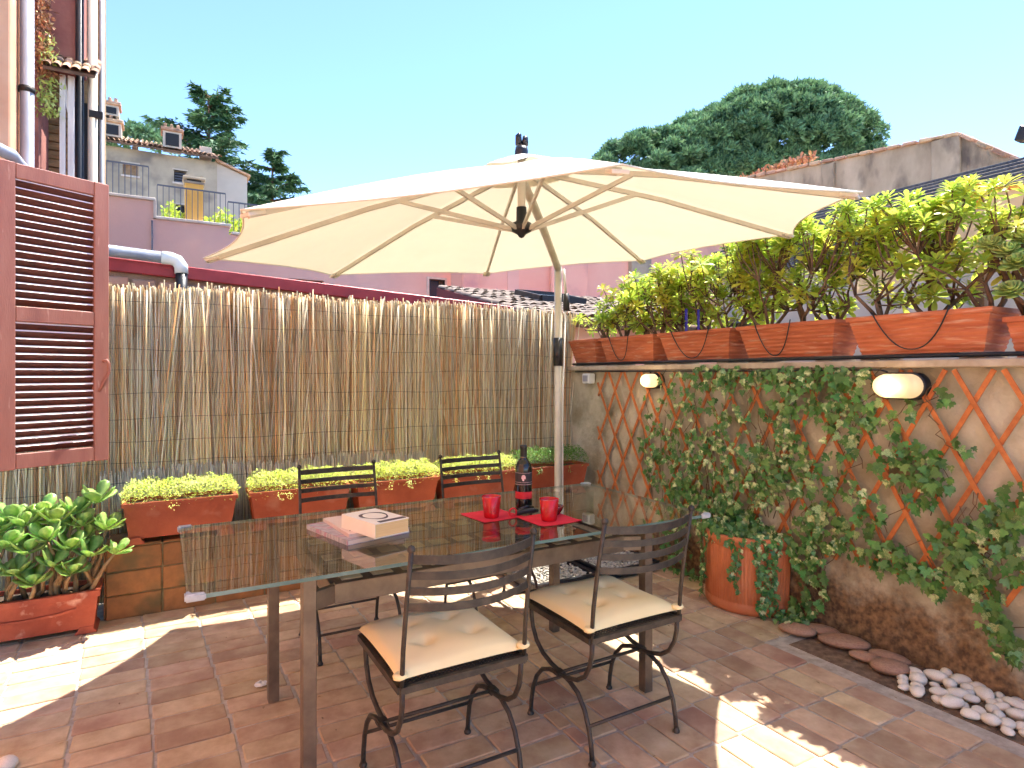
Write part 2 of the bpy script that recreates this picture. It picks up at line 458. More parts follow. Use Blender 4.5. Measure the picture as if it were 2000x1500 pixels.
M_CREAMP = mat('cream_pipe_paint', srgb(212, 194, 170), srgb(226, 212, 192), scale=3, stretch=(1, 1, 0.3), rough=0.6)
M_GABLE = mat('weathered_stone_wall', srgb(160, 138, 112), srgb(198, 174, 146), srgb(214, 194, 168), scale=1.4, stretch=(1, 1, 0.45), rough=0.95, bump=0.6, bscale=9, bdist=0.03, blotch=(srgb(112, 96, 82), 2.4, 0.5, 0.7))
M_PINE = mat('pine_needles', srgb(94, 128, 92), srgb(136, 168, 116), scale=0.6, rough=0.7, rnd=0.35, hue=0.02, trans=0.22)
M_CEDAR = mat('cedar_needles', srgb(72, 108, 74), srgb(104, 138, 92), scale=0.6, rough=0.7, rnd=0.35, hue=0.02, trans=0.15)
M_PBARK = mat('pine_bark', srgb(120, 82, 62), srgb(150, 104, 80), scale=3, rough=0.95, bump=0.6)
M_GROUND = mat('city_ground', srgb(120, 116, 104), srgb(146, 140, 126), scale=0.3, rough=0.95)
M_AWNING = mat('cream_awning_cloth', srgb(232, 204, 160), srgb(240, 214, 172), scale=3, rough=0.9, trans=0.4, tcol=(0.8, 0.58, 0.34))
M_ORTRIM = mat('orange_awning_trim', srgb(206, 104, 34), srgb(220, 120, 48), scale=9, rough=0.7)

# ------------------------------------------------------------------ SETTING
g = MB().box(-400, 700, -400, 700, -6.2, -6.0).build('ground', M_GROUND); tag(g, kind='structure')

# --- terrace floor: mortar bed with a tile on every place
bed = MB().box(-1.6, 3.6, -1.2, 4.6, -0.35, -0.006).build('terrace_floor', M_GROUT); tag(bed, kind='structure')

def tile_mesh(sx, sy, k):
    q = random.Random(k)
    j = lambda: q.uniform(-0.0022, 0.0022)
    hx, hy = sx / 2, sy / 2
    c = 0.004
    vs = []
    ring = [(-hx, -hy), (hx, -hy), (hx, hy), (-hx, hy)]
    ring = [(x + j(), y + j()) for x, y in ring]
    out = []
    for i in range(4):
        x, y = ring[i]; xa, ya = ring[i - 1]; xb, yb = ring[(i + 1) % 4]
        for (ox, oy) in ((xa, ya), (xb, yb)):
            l = math.hypot(ox - x, oy - y); out.append((x + (ox - x) / l * c * 1.6, y + (oy - y) / l * c * 1.6))
    n = len(out)
    vs += [(x, y, -0.03) for x, y in out]
    vs += [(x, y, -0.003) for x, y in out]
    vs += [(x * (1 - c / hx), y * (1 - c / hy), 0.0 + q.uniform(-0.0006, 0.0006)) for x, y in out]
    fs = [(i, (i + 1) % n, n + (i + 1) % n, n + i) for i in range(n)]
    fs += [(n + i, n + (i + 1) % n, 2 * n + (i + 1) % n, 2 * n + i) for i in range(n)]
    fs += [tuple(range(2 * n, 3 * n))]
    b = MB(); b.add(vs, fs)
    return b

spots = []
XB = 1.378          # seam between the two laying patterns
for i in range(-3, 7):
    for jj in range(-4, 38):
        y = 3.95 - jj * 0.1235 + (0.02 if i % 2 else 0)
        x = -0.055 + (i + 0.5) * 0.26 - 0.05 * (y - 3.2)
        x0, x1 = x - 0.1245, x + 0.1245
        if y > 4.05 or y < -0.6 or x < -1.0 or (x < -0.44 and y < 2.72): continue
        if x0 > XB - 0.03: continue
        if x1 > XB - 0.06: x1 = XB - 0.005
        spots.append(((x0 + x1) / 2, y, 0, x1 - x0))
XR0 = XB + 0.063
for i in range(0, 14):
    for jj in range(-1, 20):
        x = XR0 + i * 0.126
        y = 4.05 - jj * 0.236 + (0.0 if i % 2 else 0.012)
        if y < -0.6 or (x > 2.66 and y < 2.1): continue
        spots.append((x, y, 1, 0.1155))
FW = Vector((math.sin(math.radians(29.7)), math.cos(math.radians(29.7)))); RT = Vector((FW.y, -FW.x))
def seen(x, y):
    d = x * FW.x + y * FW.y; r = x * RT.x + y * RT.y
    return d > 0.3 and abs(r / d) < 0.86 and 1200 * 1.345 / d < 790
vis = [s for s in spots if seen(s[0], s[1])]
vis.sort(key=lambda s: s[0] ** 2 + s[1] ** 2)
near = set(vis[:300])
TM = [[tile_mesh(0.249, 0.1135, k).mesh('floor_tile', M_TILE) for k in range(5)], [tile_mesh(0.1155, 0.2265, 10 + k).mesh('floor_tile', M_TILE) for k in range(5)]]
rest = MB()
for s in spots:
    x, y, o, w_ = s
    Mx = Matrix.Translation((x + R.uniform(-.002, .002), y + R.uniform(-.002, .002), R.uniform(-0.0016, 0.0016))) @ Matrix.Rotation(R.gauss(0, 0.006), 4, 'Z') @ Matrix.Rotation(R.gauss(0, 0.004), 4, 'X') @ Matrix.Rotation(R.gauss(0, 0.004), 4, 'Y')
    if s in near:
        me = R.choice(TM[o]) if o or abs(w_ - 0.249) < 0.002 else tile_mesh(w_, 0.1135, R.randint(0, 999)).mesh('floor_tile', M_TILE)
        link('floor_tile', me, bed, Mx)
    else:
        t = tile_mesh(w_, 0.1135 if o == 0 else 0.2265, R.randint(0, 999))
        rest.add([Mx @ Vector(p) for p in t.v], t.f)
tag(rest.build('floor_tile_field', M_TILE, bed), kind='stuff')

# ------------------------------------------------------------------ right wall with ledge
def rough_wall(name, y0, y1, z0, z1, xf, m, parent, amp=0.012, ny=60, nz=30, depth=0.24, bulge=None):
    q = random.Random(3)
    ph = [(q.uniform(0, 6), q.uniform(3, 14), q.uniform(3, 14), q.uniform(0.3, 1)) for _ in range(9)]
    b = MB(); vs = []
    for j in range(nz + 1):
        for i in range(ny + 1):
            y = y0 + (y1 - y0) * i / ny; z = z0 + (z1 - z0) * j / nz
            d = sum(a * math.sin(p + fy * y + fz * z) for p, fy, fz, a in ph) * amp / 3
            if bulge: d += bulge(y, z)
            vs.append((xf - d, y, z))
    k = len(vs)
    fs = [(j * (ny + 1) + i, j * (ny + 1) + i + 1, (j + 1) * (ny + 1) + i + 1, (j + 1) * (ny + 1) + i) for j in range(nz) for i in range(ny)]
    b.add(vs, fs, True)
    b.box(xf + 0.02, xf + depth, y0, y1, z0, z1)
    return b.build(name, m, parent, fix=False)

wall = thing('garden_wall', (3.1, 2.2, 0), 'stained old plaster wall carrying the trellis, with a concrete ledge', 'wall')
rough_wall('plaster_face', -0.6, 4.42, -0.1, 1.375, 3.07, M_WALL, wall, amp=0.014, ny=90, nz=40, bulge=lambda y, z: 0.03 * max(0, 1 - max(z, 0) / 0.30) ** 2)
MB().box(3.015, 3.36, -0.6, 4.44, 1.376, 1.412).build('ledge', M_LEDGE, wall, bevel=0.005)

# pebble bed in front of the wall and along the house
tag(MB().box(2.722, 3.14, -0.6, 1.98, -0.05, -0.003).build('soil_strip', mat('gritty_earth', srgb(104, 80, 58), srgb(150, 122, 94), scale=30, rough=1, bump=.9, bscale=120, bdist=.01)), kind='structure')

# ------------------------------------------------------------------ tiled bench under the planters
bench = thing('tiled_bench', (1.4, 4.15, 0), 'low bench clad in mossy brown tiles below the reed screen', 'bench')
MB().box(-0.262, 3.05, 4.008, 4.30, -0.02, 0.392).build('core', M_BGROUT, bench)
for q in range(2):
    pass
BT = []
for k in range(4):
    b = MB().box(-0.131, 0.131, -0.006, 0.006, -0.0625, 0.0625); BT.append(b.mesh('tile', M_MOSS, bevel=0.004))
for i in range(12):
    for j in range(3):
        link('tile', R.choice(BT), bench, Matrix.Translation((-0.13 + i * 0.27 + R.uniform(-.002, .002), 4.004 + R.uniform(-.001, .001), 0.063 + j * 0.131)))
for k in range(12):
    b = MB().box(-0.131, 0.131, -0.15, 0.15, -0.006, 0.006)
    if k == 0: TT = b.mesh('tile', M_MOSS, bevel=0.004)
    link('tile', TT, bench, Matrix.Translation((-0.13 + k * 0.27, 4.149, 0.3985)))
b = MB().box(-0.006, 0.006, -0.131, 0.131, -0.0625, 0.0625).mesh('tile', M_MOSS, bevel=0.004)
for j in range(3): link('tile', b, bench, Matrix.Translation((-0.269, 4.146, 0.063 + j * 0.131)))

# ------------------------------------------------------------------ reed screen
screen = thing('reed_screen', (0.9, 4.33, 0), 'tall straw reed screen tied with wire behind the planters', 'fence')
def reed_poly(x, z0, z1, y, q, r, n=4, wob=0.010, seg=5):
    lean = q.gauss(0, 0.036) + 0.035 * math.sin(x * 6.3 + 2 * math.sin(x * 1.7)) * math.cos(x * 2.9)
    ph = q.uniform(0, 6); am = q.gauss(0, wob * 0.35)
    pts = []
    for i in range(seg + 1):
        t = i / seg
        pts.append(Vector((x + lean * (t - 0.5) * (z1 - z0) * 1.2 + am * math.sin(ph + t * 5), y + q.gauss(0, 0.0018), z0 + (z1 - z0) * t)))
    return pts
def clump(x):
    return 0.5 + 0.5 * math.sin(x * 5.1 + 1.3 * math.sin(x * 2.3)) * math.cos(x * 13.0 + 0.7)
qr = random.Random(21)
MR = [M_REED, M_REED2, M_REED3]
soupb = [MB(), MB(), MB()]
def pickm(x):
    u = qr.random()
    bro = 0.18 + 0.38 * clump(x)
    gry = min(0.5, max(0.16, 0.16 + 0.26 * x / 2.0))
    return 2 if u < bro * 0.70 else (1 if u < bro * 0.70 + gry else 0)
# back layers: several thousand reeds in one mesh for each tone
N = 4600
for i in range(N):
    x = -1.35 + (3.04 + 1.35) * (i + qr.random()) / N
    lay = qr.choice((0, 1, 2))
    ztop = 1.855 + qr.gauss(0, 0.022) + 0.012 * math.sin(x * 4)
    soupb[pickm(x)].tube(reed_poly(x, 0.0, ztop, 4.325 + lay * 0.007, qr, 0, wob=0.012), qr.uniform(0.0019, 0.0038), n=4, cap=False)
for k in range(3):
    tag(soupb[k].build('reed_mass', MR[k], screen, fix=False), kind='stuff')
# the 300 front reeds are single pieces sharing a dozen meshes
RM = [[], [], []]
for k in range(3):
    for v in range(6):
        b = MB().tube(reed_poly(0, 0, 1.86, 0, qr, 0, wob=0.02), qr.uniform(0.0028, 0.0044), n=6, cap=True)
        RM[k].append(b.mesh('reed', MR[k], fix=False))
for i in range(300):
    x = -1.2 + (3.03 + 1.2) * (i + qr.random()) / 300
    link('reed', qr.choice(RM[pickm(x)]), screen, Matrix.Translation((x, 4.313 + qr.uniform(-.003, .003), qr.gauss(0, 0.018))) @ Matrix.Rotation(qr.uniform(0, 6.28), 4, 'Z'))
for k in range(13):
    z = 0.12 + k * 0.138
    pts = []
    for i in range(90):
        x = -1.35 + i * 4.39 / 89
        pts.append((x, 4.305 + 0.003 * math.sin(x * 61 + k), z + 0.008 * math.sin(x * 2.1 + k * 1.7) + 0.004 * math.sin(x * 9 + k)))
    MB().tube(pts, 0.0009, n=4).build('binding_wire', M_WIRE, screen, fix=False)
# lower second roll of reed in front
low = thing('low_reed_mat', (0.6, 4.29, 0.4), 'short second reed mat with pale cut ends above the sedum planters', 'reed mat')
lb = MB()
for i in range(520):
    x = -0.30 + 2.0 * (i + qr.random()) / 520
    zt = 0.775 + qr.gauss(0, 0.012) + 0.012 * math.sin(x * 7)
    lb.tube(reed_poly(x, 0.41, zt, 4.285 + qr.uniform(-.006, .006), qr, 0, wob=0.006, seg=2), qr.uniform(0.002, 0.0038), n=4, cap=True)
tag(lb.build('reed_mass', M_REED2, low, fix=False), kind='stuff')
MB().tube([(-0.3 + i * 0.1, 4.276, 0.70 + 0.006 * math.sin(i)) for i in range(21)], 0.0012, n=4).build('binding_wire', M_WIRE, low, fix=False)

# neighbour's masonry wall and red metal coping behind the screen
nwall = thing('neighbour_wall', (0.5, 5.3, -6), 'old masonry wall with sloping red metal coping behind the reed screen', 'wall')
zt = lambda x: 2.095 - 0.052 * (x + 0.31)
b = MB().extr([(-1.8, -6), (2.95, -6), (2.95, zt(2.95)), (-1.8, zt(-1.8))], 'y', 5.2, 5.42)
b.build('masonry', M_OLDBRICK, nwall)
b = MB().extr([(-1.8, zt(-1.8) - 0.02), (2.95, zt(2.95) - 0.02), (2.95, zt(2.95) + 0.075), (-1.8, zt(-1.8) + 0.075)], 'y', 5.15, 5.46)
b.build('metal_coping', M_REDMET, nwall, bevel=0.006)
q = random.Random(77)
for k in range(16):
    x = -1.3 + k * .17; zz = zt(x) - .055
    for j in range(2):
        MB().box(x + j * .08 - .075, x + j * .08 + .075, 5.17 + q.uniform(0, .02), 5.202, zz - j * .075 - .06, zz - j * .075).build('brick', mat('pale_brick', srgb(176, 150, 130), srgb(190, 128, 104), scale=5, rough=.95, bump=.5, rnd=.25), nwall, bevel=.008)
pipe = thing('rain_pipe', (0.0, 5.1, 1.9), 'grey rain pipe with white elbow resting on the red coping', 'pipe')
zp = lambda x: 2.205 - 0.055 * (x + 0.31)
MB().tube([(-1.8, 5.10, zp(-1.8)), (0.03, 5.10, zp(0.03))], 0.040, n=14).build('pipe_run', M_GREYPIPE, pipe, fix=False)
el = [(0.0, 5.10, zp(0.0)), (0.06, 5.10, zp(0.06)), (0.10, 5.098, zp(0.06) - 0.014), (0.124, 5.095, zp(0.06) - 0.052), (0.127, 5.093, zp(0.06) - 0.105)]
MB().tube(el, 0.046, n=14).build('elbow', M_WHITEPL, pipe, fix=False)
MB().tube([(0.127, 5.093, zp(0.06) - 0.10), (0.127, 5.093, zp(0.06) - 0.6)], 0.040, n=12).build('down_pipe', M_BLACK, pipe, fix=False)

# ------------------------------------------------------------------ TABLE
GL = glass_mat('clear_table_glass', (0.90, 0.95, 0.93), 2.3, gain=1.45)
GLE = mat('green_glass_edge', srgb(96, 128, 122), srgb(130, 160, 152), scale=8, rough=0.15, trans=0.3)
GLB = glass_mat('glass_underside', (0.98, 0.99, 0.985), 1.0001)
table = thing('glass_table', (1.06, 2.33, 0), 'long glass topped dining table with brown metal legs under the parasol', 'table')
TX0, TX1, TY0, TY1 = 0.06, 2.06, 1.888, 2.765
gb = MB().box(TX0, TX1, TY0, TY1, 0.7285, 0.7405)
go = gb.build('glass_top', GL, table, fix=True)
go.data.materials.append(GLB); go.data.materials.append(GLE)
for p in go.data.polygons:
    p.material_index = 0 if p.normal.z > 0.5 else (1 if p.normal.z < -0.5 else 2)
CG = mat('clear_corner_guard', srgb(206, 212, 214), srgb(232, 236, 238), scale=30, rough=0.15, trans=0.5)
for x, sx in ((TX0, 1), (TX1, -1)):
    for y, sy in ((TY0, 1), (TY1, -1)):
        MB().prism([(x - sx * .006, y - sy * .006), (x + sx * .048, y - sy * .006), (x + sx * .044, y + sy * .008), (x + sx * .015, y + sy * .015), (x + sx * .008, y + sy * .030), (x - sx * .006, y + sy * .032)], 0.724, 0.7455).build('corner_guard', CG, table, bevel=0.004, seg=2)
LX = (0.40, 1.79); LY = (1.99, 2.69)
for x in LX:
    for y in LY:
        MB().box(x - .021, x + .021, y - .021, y + .021, 0.0, 0.7275).build('leg', M_TABLE, table, bevel=0.002)
fx0, fx1, fy0, fy1 = 0.49, 1.70, 2.035, 2.645
for (a, b_) in (((fx0, fy0), (fx1, fy0)), ((fx0, fy1), (fx1, fy1))):
    MB().bar((a[0], a[1], 0.628), (b_[0], b_[1], 0.628), 0.022, 0.066).build('long_rail', M_TABLE, table, bevel=0.002)
for x in (fx0, fx1):
    MB().bar((x, fy0 + .012, 0.628), (x, fy1 - .012, 0.628), 0.022, 0.064).build('end_rail', M_TABLE, table, bevel=0.002)
for x, lx in ((fx0, LX[0]), (fx1, LX[1])):
    for y, ly in ((fy0, LY[0]), (fy1, LY[1])):
        MB().bar((x, y, 0.628), (lx + (0.018 if lx < 1 else -0.018), ly + (0.012 if ly < 2.3 else -0.012), 0.628), 0.02, 0.06).build('corner_bracket', M_TABLE, table, bevel=0.002)
INL = MB().box(-.036, .036, -.034, .034, -.004, .004).mesh('inlay_tile', M_INLAY, bevel=0.002)
for yb in (2.095, 2.34, 2.585):
    MB().box(fx0 + .012, fx1 - .012, yb - .052, yb + .052, 0.648, 0.657).build('inlay_band', M_TABLE, table, bevel=0.001)
    for k in range(11):
        link('inlay_tile', INL, table, Matrix.Translation((fx0 + 0.068 + k * 0.1075, yb, 0.657)))

# ------------------------------------------------------------------ CHAIRS
def make_chair(label):
    c = thing('iron_chair', (0, 0, 0), label, 'chair', 'wrought iron chairs around the glass table')
    def post(sx):
        pts = [(sx * .205, -.200, .42), (sx * .204, -.212, .55), (sx * .202, -.236, .70), (sx * .200, -.268, .852)]
        p = MB().tube(pts, 0.0075, n=8).build('back_post', M_IRON, c, fix=False)
        MB().lathe([(0.0, -.004), (0.011, -.002), (0.012, .006), (0.008, .013), (0.0, .017)], n=10, c=(sx * .200, -.268, .852)).build('finial', M_IRON, p)
    for sx in (-1, 1): post(sx)
    def yb(z): return -.200 - (z - .42) * .10 - max(0, z - .6) * .08
    for z, h in ((.826, .026), (.779, .022), (.732, .022), (.684, .022)):
        vs = []; n = 13
        for i in range(n):
            t = i / (n - 1) * 2 - 1
            y = yb(z) - 0.055 * (1 - t * t); zz = z - 0.006 * (1 - t * t)
            for dy, dz in ((-.003, -h / 2), (.003, -h / 2), (.003, h / 2), (-.003, h / 2)):
                vs.append((t * .202, y + dy, zz + dz))
        fs = [(i * 4 + k, i * 4 + (k + 1) % 4, i * 4 + 4 + (k + 1) % 4, i * 4 + 4 + k) for i in range(n - 1) for k in range(4)] + [(3, 2, 1, 0), tuple((n - 1) * 4 + k for k in range(4))]
        MB().add(vs, fs).build('back_slat', M_IRON, c)
    # seat frame and woven wire seat
    s = MB()
    for a, b_ in (((-.21, -.205), (.21, -.205)), ((-.21, .21), (.21, .21)), ((-.21, -.205), (-.21, .21)), ((.21, -.205), (.21, .21))):
        s.bar((a[0], a[1], .436), (b_[0], b_[1], .436), .016, .02)
    s.build('seat_frame', M_IRON, c)
    s = MB()
    for i in range(33):
        x = -.2 + i * .0125; s.bar((x, -.20, .437), (x, .205, .437), .0055, .003)
        y = -.195 + i * .0125; s.bar((-.2, y, .440), (.2, y, .440), .0055, .003)
    s.build('woven_seat', M_IRON, c)
    half = [(.205, .43), (.203, .39), (.192, .345), (.165, .300), (.12, .268), (.06, .250), (0, .2425), (-.055, .234), (-.105, .214), (-.145, .172), (-.172, .115), (-.185, .055), (-.190, .0)]
    for sx in (-1, 1):
        for sy, off in ((1, .006), (-1, -.006)):
            pts = [(sx * .198 + off, sy * y, z) for y, z in half]
            l = MB().tube(pts, 0.0085, n=8).build('leg', M_IRON, c, fix=False)
            MB().lathe([(0, 0), (.013, 0), (.014, .006), (.010, .012), (.0085, .02)], n=10, c=(sx * .198 + off, sy * -.190, 0)).build('foot', M_IRON, l)
        MB().box(sx * .198 - .018, sx * .198 + .018, -.02, .02, .234, .252).build('clamp', M_IRON, c, bevel=0.004, seg=2)
    MB().tube([(-.198, 0, .243), (.198, 0, .243)], .0062, n=8).build('stretcher', M_IRON, c, fix=False)
    MB().tube([(-.198, .168, .125), (.198, .168, .125)], .0062, n=8).build('stretcher', M_IRON, c, fix=False)
    MB().tube([(-.198, -.170, .125), (.198, -.170, .125)], .0062, n=8).build('stretcher', M_IRON, c, fix=False)
    return c
ch = make_chair('wrought iron chair with beige cushion at the books end, its back to the camera')
chairs = [(0.805, 1.895, 0, None), (1.475, 1.888, 0.01, 'wrought iron chair with beige cushion nearest the fluted ivy pot'),
          (0.83, 3.10, PI, 'bare wrought iron chair across the table behind the stack of books'),
          (1.645, 3.12, PI + 0.02, 'bare wrought iron chair across the table behind the wine bottle')]
for i, (x, y, rz, lab) in enumerate(chairs):
    c = ch if i == 0 else None
    if i: c = copy_tree(ch, (x, y, 0), rz); c['label'] = lab
chx = chairs[0]; ch.location = (chx[0], chx[1], 0)

def cushion(x, y, rz, label, seed):
    q = random.Random(seed)
    c = thing('seat_cushion', (x, y, 0.446), label, 'cushion', 'beige chair cushions')
    n = 44
    tuf = [(-.075, -.07), (.08, -.075), (-.08, .08), (.075, .085)]
    tuf = [(a + q.uniform(-.012, .012), b_ + q.uniform(-.012, .012)) for a, b_ in tuf]
    cre = [(t[0], t[1], q.uniform(0, PI), q.uniform(.05, .1)) for t in tuf for _ in range(3)]
    ph = [(q.uniform(0, 6), q.uniform(6, 22), q.uniform(6, 22)) for _ in range(5)]
    vs = []; fs = []
    for side in (1, -1):
        for j in range(n + 1):
            for i in range(n + 1):
                u = i / n * 2 - 1; v = j / n * 2 - 1
                e = max(0.0, (1 - abs(u) ** 5)) ** 0.42 * max(0.0, (1 - abs(v) ** 5)) ** 0.42
                ex = 0.214 * u * (1 - 0.045 * (1 - abs(v) ** 3)) ; ey = 0.208 * v * (1 - 0.04 * (1 - abs(u) ** 3)) + 0.004
                h = 0.026 * e
                if side == 1:
                    h = 0.034 * e
                    for tx, ty in tuf:
                        d = math.hypot(ex - tx, ey - ty); h -= 0.019 * math.exp(-(d / 0.026) ** 2) + 0.006 * math.exp(-(d / .06) ** 2)
                    for cx, cyy, a, ln in cre:
                        du = (ex - cx) * math.cos(a) + (ey - cyy) * math.sin(a); dv = -(ex - cx) * math.sin(a) + (ey - cyy) * math.cos(a)
                        if 0 < du < ln: h -= 0.0055 * math.exp(-(dv / 0.006) ** 2) * (1 - du / ln)
                    h += e * 0.0022 * sum(math.sin(p + a * ex + b_ * ey) for p, a, b_ in ph)
                else:
                    h = 0.010 * e
                vs.append((ex, ey, 0.013 + side * h + (0.008 * e if side == 1 else 0)))
    st = (n + 1) ** 2
    for s in range(2):
        for j in range(n):
            for i in range(n):
                a = s * st + j * (n + 1) + i
                f = (a, a + 1, a + n + 2, a + n + 1)
                fs.append(f if s == 0 else f[::-1])
    b = MB().add([(p[0] + x, p[1] + y, p[2] + 0.447) for p in vs], fs, True)
    b.build('cushion_body', M_CUSH, c, fix=False)
    for sx in (-1, 1):
        for k in range(1):
            MB().tube([(x + sx * .206 + .013 * math.cos(a), y - .203 + .013 * math.sin(a), .470 + .001 * a) for a in [i * 6.6 / 14 for i in range(15)]], [.010] * 15, n=6).build('tie_band', M_CUSH, c, fix=False)
    c.rotation_euler = (0, 0, rz)
cushion(0.805, 1.905, 0.0, 'tufted beige cushion tied to the chair near the books', 5)
cushion(1.475, 1.898, 0.01, 'tufted beige cushion tied to the chair near the ivy pot', 9)

# ------------------------------------------------------------------ THINGS ON THE TABLE
ZT = 0.7408
M_BOTTLE = mat('dark_bottle_glass', (0.010, 0.012, 0.008), (0.014, 0.010, 0.008), rough=0.06, spec=0.6)
M_FOIL = mat('black_foil', srgb(30, 26, 26), rough=0.35)
M_LABEL = mat('dark_paper_label', srgb(48, 40, 40), srgb(60, 50, 48), scale=40, rough=0.7)
M_REDLAB = mat('red_paper_band', srgb(190, 28, 40), srgb(210, 40, 50), scale=40, rough=0.6)
M_CREST = mat('pink_crest_print', srgb(214, 170, 168), srgb(230, 200, 196), scale=90, rough=0.6)
M_GOLD = mat('gold_print', srgb(170, 130, 70), rough=0.4, metal=0.6)
bt = thing('wine_bottle', (1.385, 2.325, ZT), 'dark red wine bottle with black label and red band', 'bottle')
bc = (1.385, 2.325, ZT)
bp = MB().lathe([(0, .002), (.033, .0), (.0368, .006), (.037, .02), (.037, .185), (.0355, .200), (.030, .214), (.021, .226), (.0158, .236), (.0145, .25), (.0142, .285), (.0142, .289)], n=32, c=bc).build('bottle_glass', M_BOTTLE, bt)
MB().lathe([(.0152, .226), (.0151, .24), (.0150, .280), (.0158, .281), (.0158, .290), (.014, .2925), (0, .2925)], n=24, c=bc).build('foil_capsule', M_FOIL, bt)
MB().lathe([(.0155, .234), (.0156, .240)], n=24, c=bc).build('gold_ring', M_GOLD, bt)
lab = MB().lathe([(.0373, .122), (.0373, .176)], n=40, c=bc).build('front_label', M_LABEL, bt)
for z in (.1235, .133, .1735): MB().lathe([(.0375, z), (.0375, z + .0010)], n=40, c=bc).build('label_line', M_CREST, lab)
MB().lathe([(.0373, .062), (.0373, .092)], n=40, c=bc).build('red_band', M_REDLAB, bt)
vd = math.atan2(-2.325, -1.385)
def on_bottle(a, z, r=.0377): return (bc[0] + r * math.cos(vd + a / r), bc[1] + r * math.sin(vd + a / r), bc[2] + z)
cr = [(0, .167), (.006, .165), (.009, .159), (.0105, .152), (.007, .149), (.006, .143), (.001, .139), (-.003, .142), (-.0015, .150), (-.006, .147), (-.0095, .152), (-.0085, .160), (-.005, .165)]
MB().add([on_bottle(-a, z) for a, z in cr] + [on_bottle(0, .155)], [(i, (i + 1) % len(cr), len(cr)) for i in range(len(cr))]).build('crest', M_CREST, lab, fix=False)

M_RGLASS = glass_mat('red_tumbler_glass', (0.95, 0.02, 0.03), 1.5, body=0.55)
M_RGLASS2 = glass_mat('dark_red_glass', (0.42, 0.01, 0.02), 1.5, body=0.4)
def tumbler(x, y, lab, m=M_RGLASS, s=1.0, h=.088):
    t = thing('glass_tumbler', (x, y, ZT + .003), lab, 'glass', 'red glasses on the table')
    MB().lathe([(0, .0), (.030 * s, 0), (.0315 * s, .004), (.0325 * s, .014), (.041 * s, h), (.0395 * s, h + .001), (.0385 * s, h - .002), (.030 * s, .016), (.0, .013)], n=36, c=(x, y, ZT + .003)).build('tumbler_body', m, t)
    return t
tumbler(1.208, 2.293, 'red glass tumbler on the napkin left of the wine bottle')
tumbler(1.388, 2.125, 'red glass tumbler on the napkin right of the wine bottle')
M_NAP = mat('red_paper_napkin', srgb(206, 28, 52), srgb(222, 40, 64), scale=20, rough=0.9, bump=0.3, bscale=300, bdist=0.0008)
def napkin(cx, cyy, rz, lab, seed):
    q = random.Random(seed); n = 14; vs = []
    for j in range(n + 1):
        for i in range(n + 1):
            u = (i / n - .5) * .195; v = (j / n - .5) * .195
            z = .0022 + .0010 * math.sin(u * 40 + seed) * math.sin(v * 33)
            z += .006 * max(0, abs(i / n - .5) * 2 + abs(j / n - .5) * 2 - 1.6) * (1 if q.random() < .9 else .6)
            vs.append((cx + u * math.cos(rz) - v * math.sin(rz), cyy + u * math.sin(rz) + v * math.cos(rz), ZT + z))
    fs = [(j * (n + 1) + i, j * (n + 1) + i + 1, (j + 1) * (n + 1) + i + 1, (j + 1) * (n + 1) + i) for j in range(n) for i in range(n)]
    k = len(vs)
    b = MB().add(vs + [(x, y, z - .0018) for x, y, z in vs], fs + [tuple(a + k for a in f[::-1]) for f in fs], True)
    o = b.build('paper_napkin', M_NAP, None, fix=False); tag(o, lab, 'napkin', 'red napkins under the glasses')
napkin(1.225, 2.325, 0.10, 'square red napkin under the left red tumbler', 2)
napkin(1.402, 2.145, 0.06, 'square red napkin under the right red tumbler', 4)
M_CORKS = mat('dark_chrome', srgb(60, 60, 66), rough=0.2, metal=0.8)
ck = thing('corkscrew', (1.33, 2.275, ZT), 'dark lever corkscrew lying before the wine bottle', 'corkscrew')
MB().tube([(1.312, 2.262, ZT + .014), (1.345, 2.262, ZT + .016), (1.395, 2.262, ZT + .015), (1.420, 2.266, ZT + .012)], [.011, .013, .012, .008], n=10).build('body', M_BLACK, ck, fix=False)
MB().tube([(1.330, 2.275, ZT + .022), (1.365, 2.272, ZT + .033), (1.405, 2.278, ZT + .026)], [.006, .008, .006], n=8).build('lever', M_CORKS, ck, fix=False)
MB().tube([(1.292 + .017 * math.cos(a), 2.258, ZT + .020 + .017 * math.sin(a)) for a in [i * 2 * PI / 16 for i in range(17)]], .0042, n=6).build('ring_grip', M_REDLAB, ck, fix=False)
# small dark red glass tucked behind the right tumbler
t2 = thing('glass_bowl', (1.462, 2.20, ZT), 'small dark red glass bowl behind the right tumbler', 'bowl')
MB().lathe([(0, .001), (.018, 0), (.024, .006), (.036, .022), (.042, .040), (.040, .041), (.034, .024), (.02, .010), (0, .008)], n=28, c=(1.462, 2.20, ZT)).build('bowl_body', M_RGLASS2, t2)

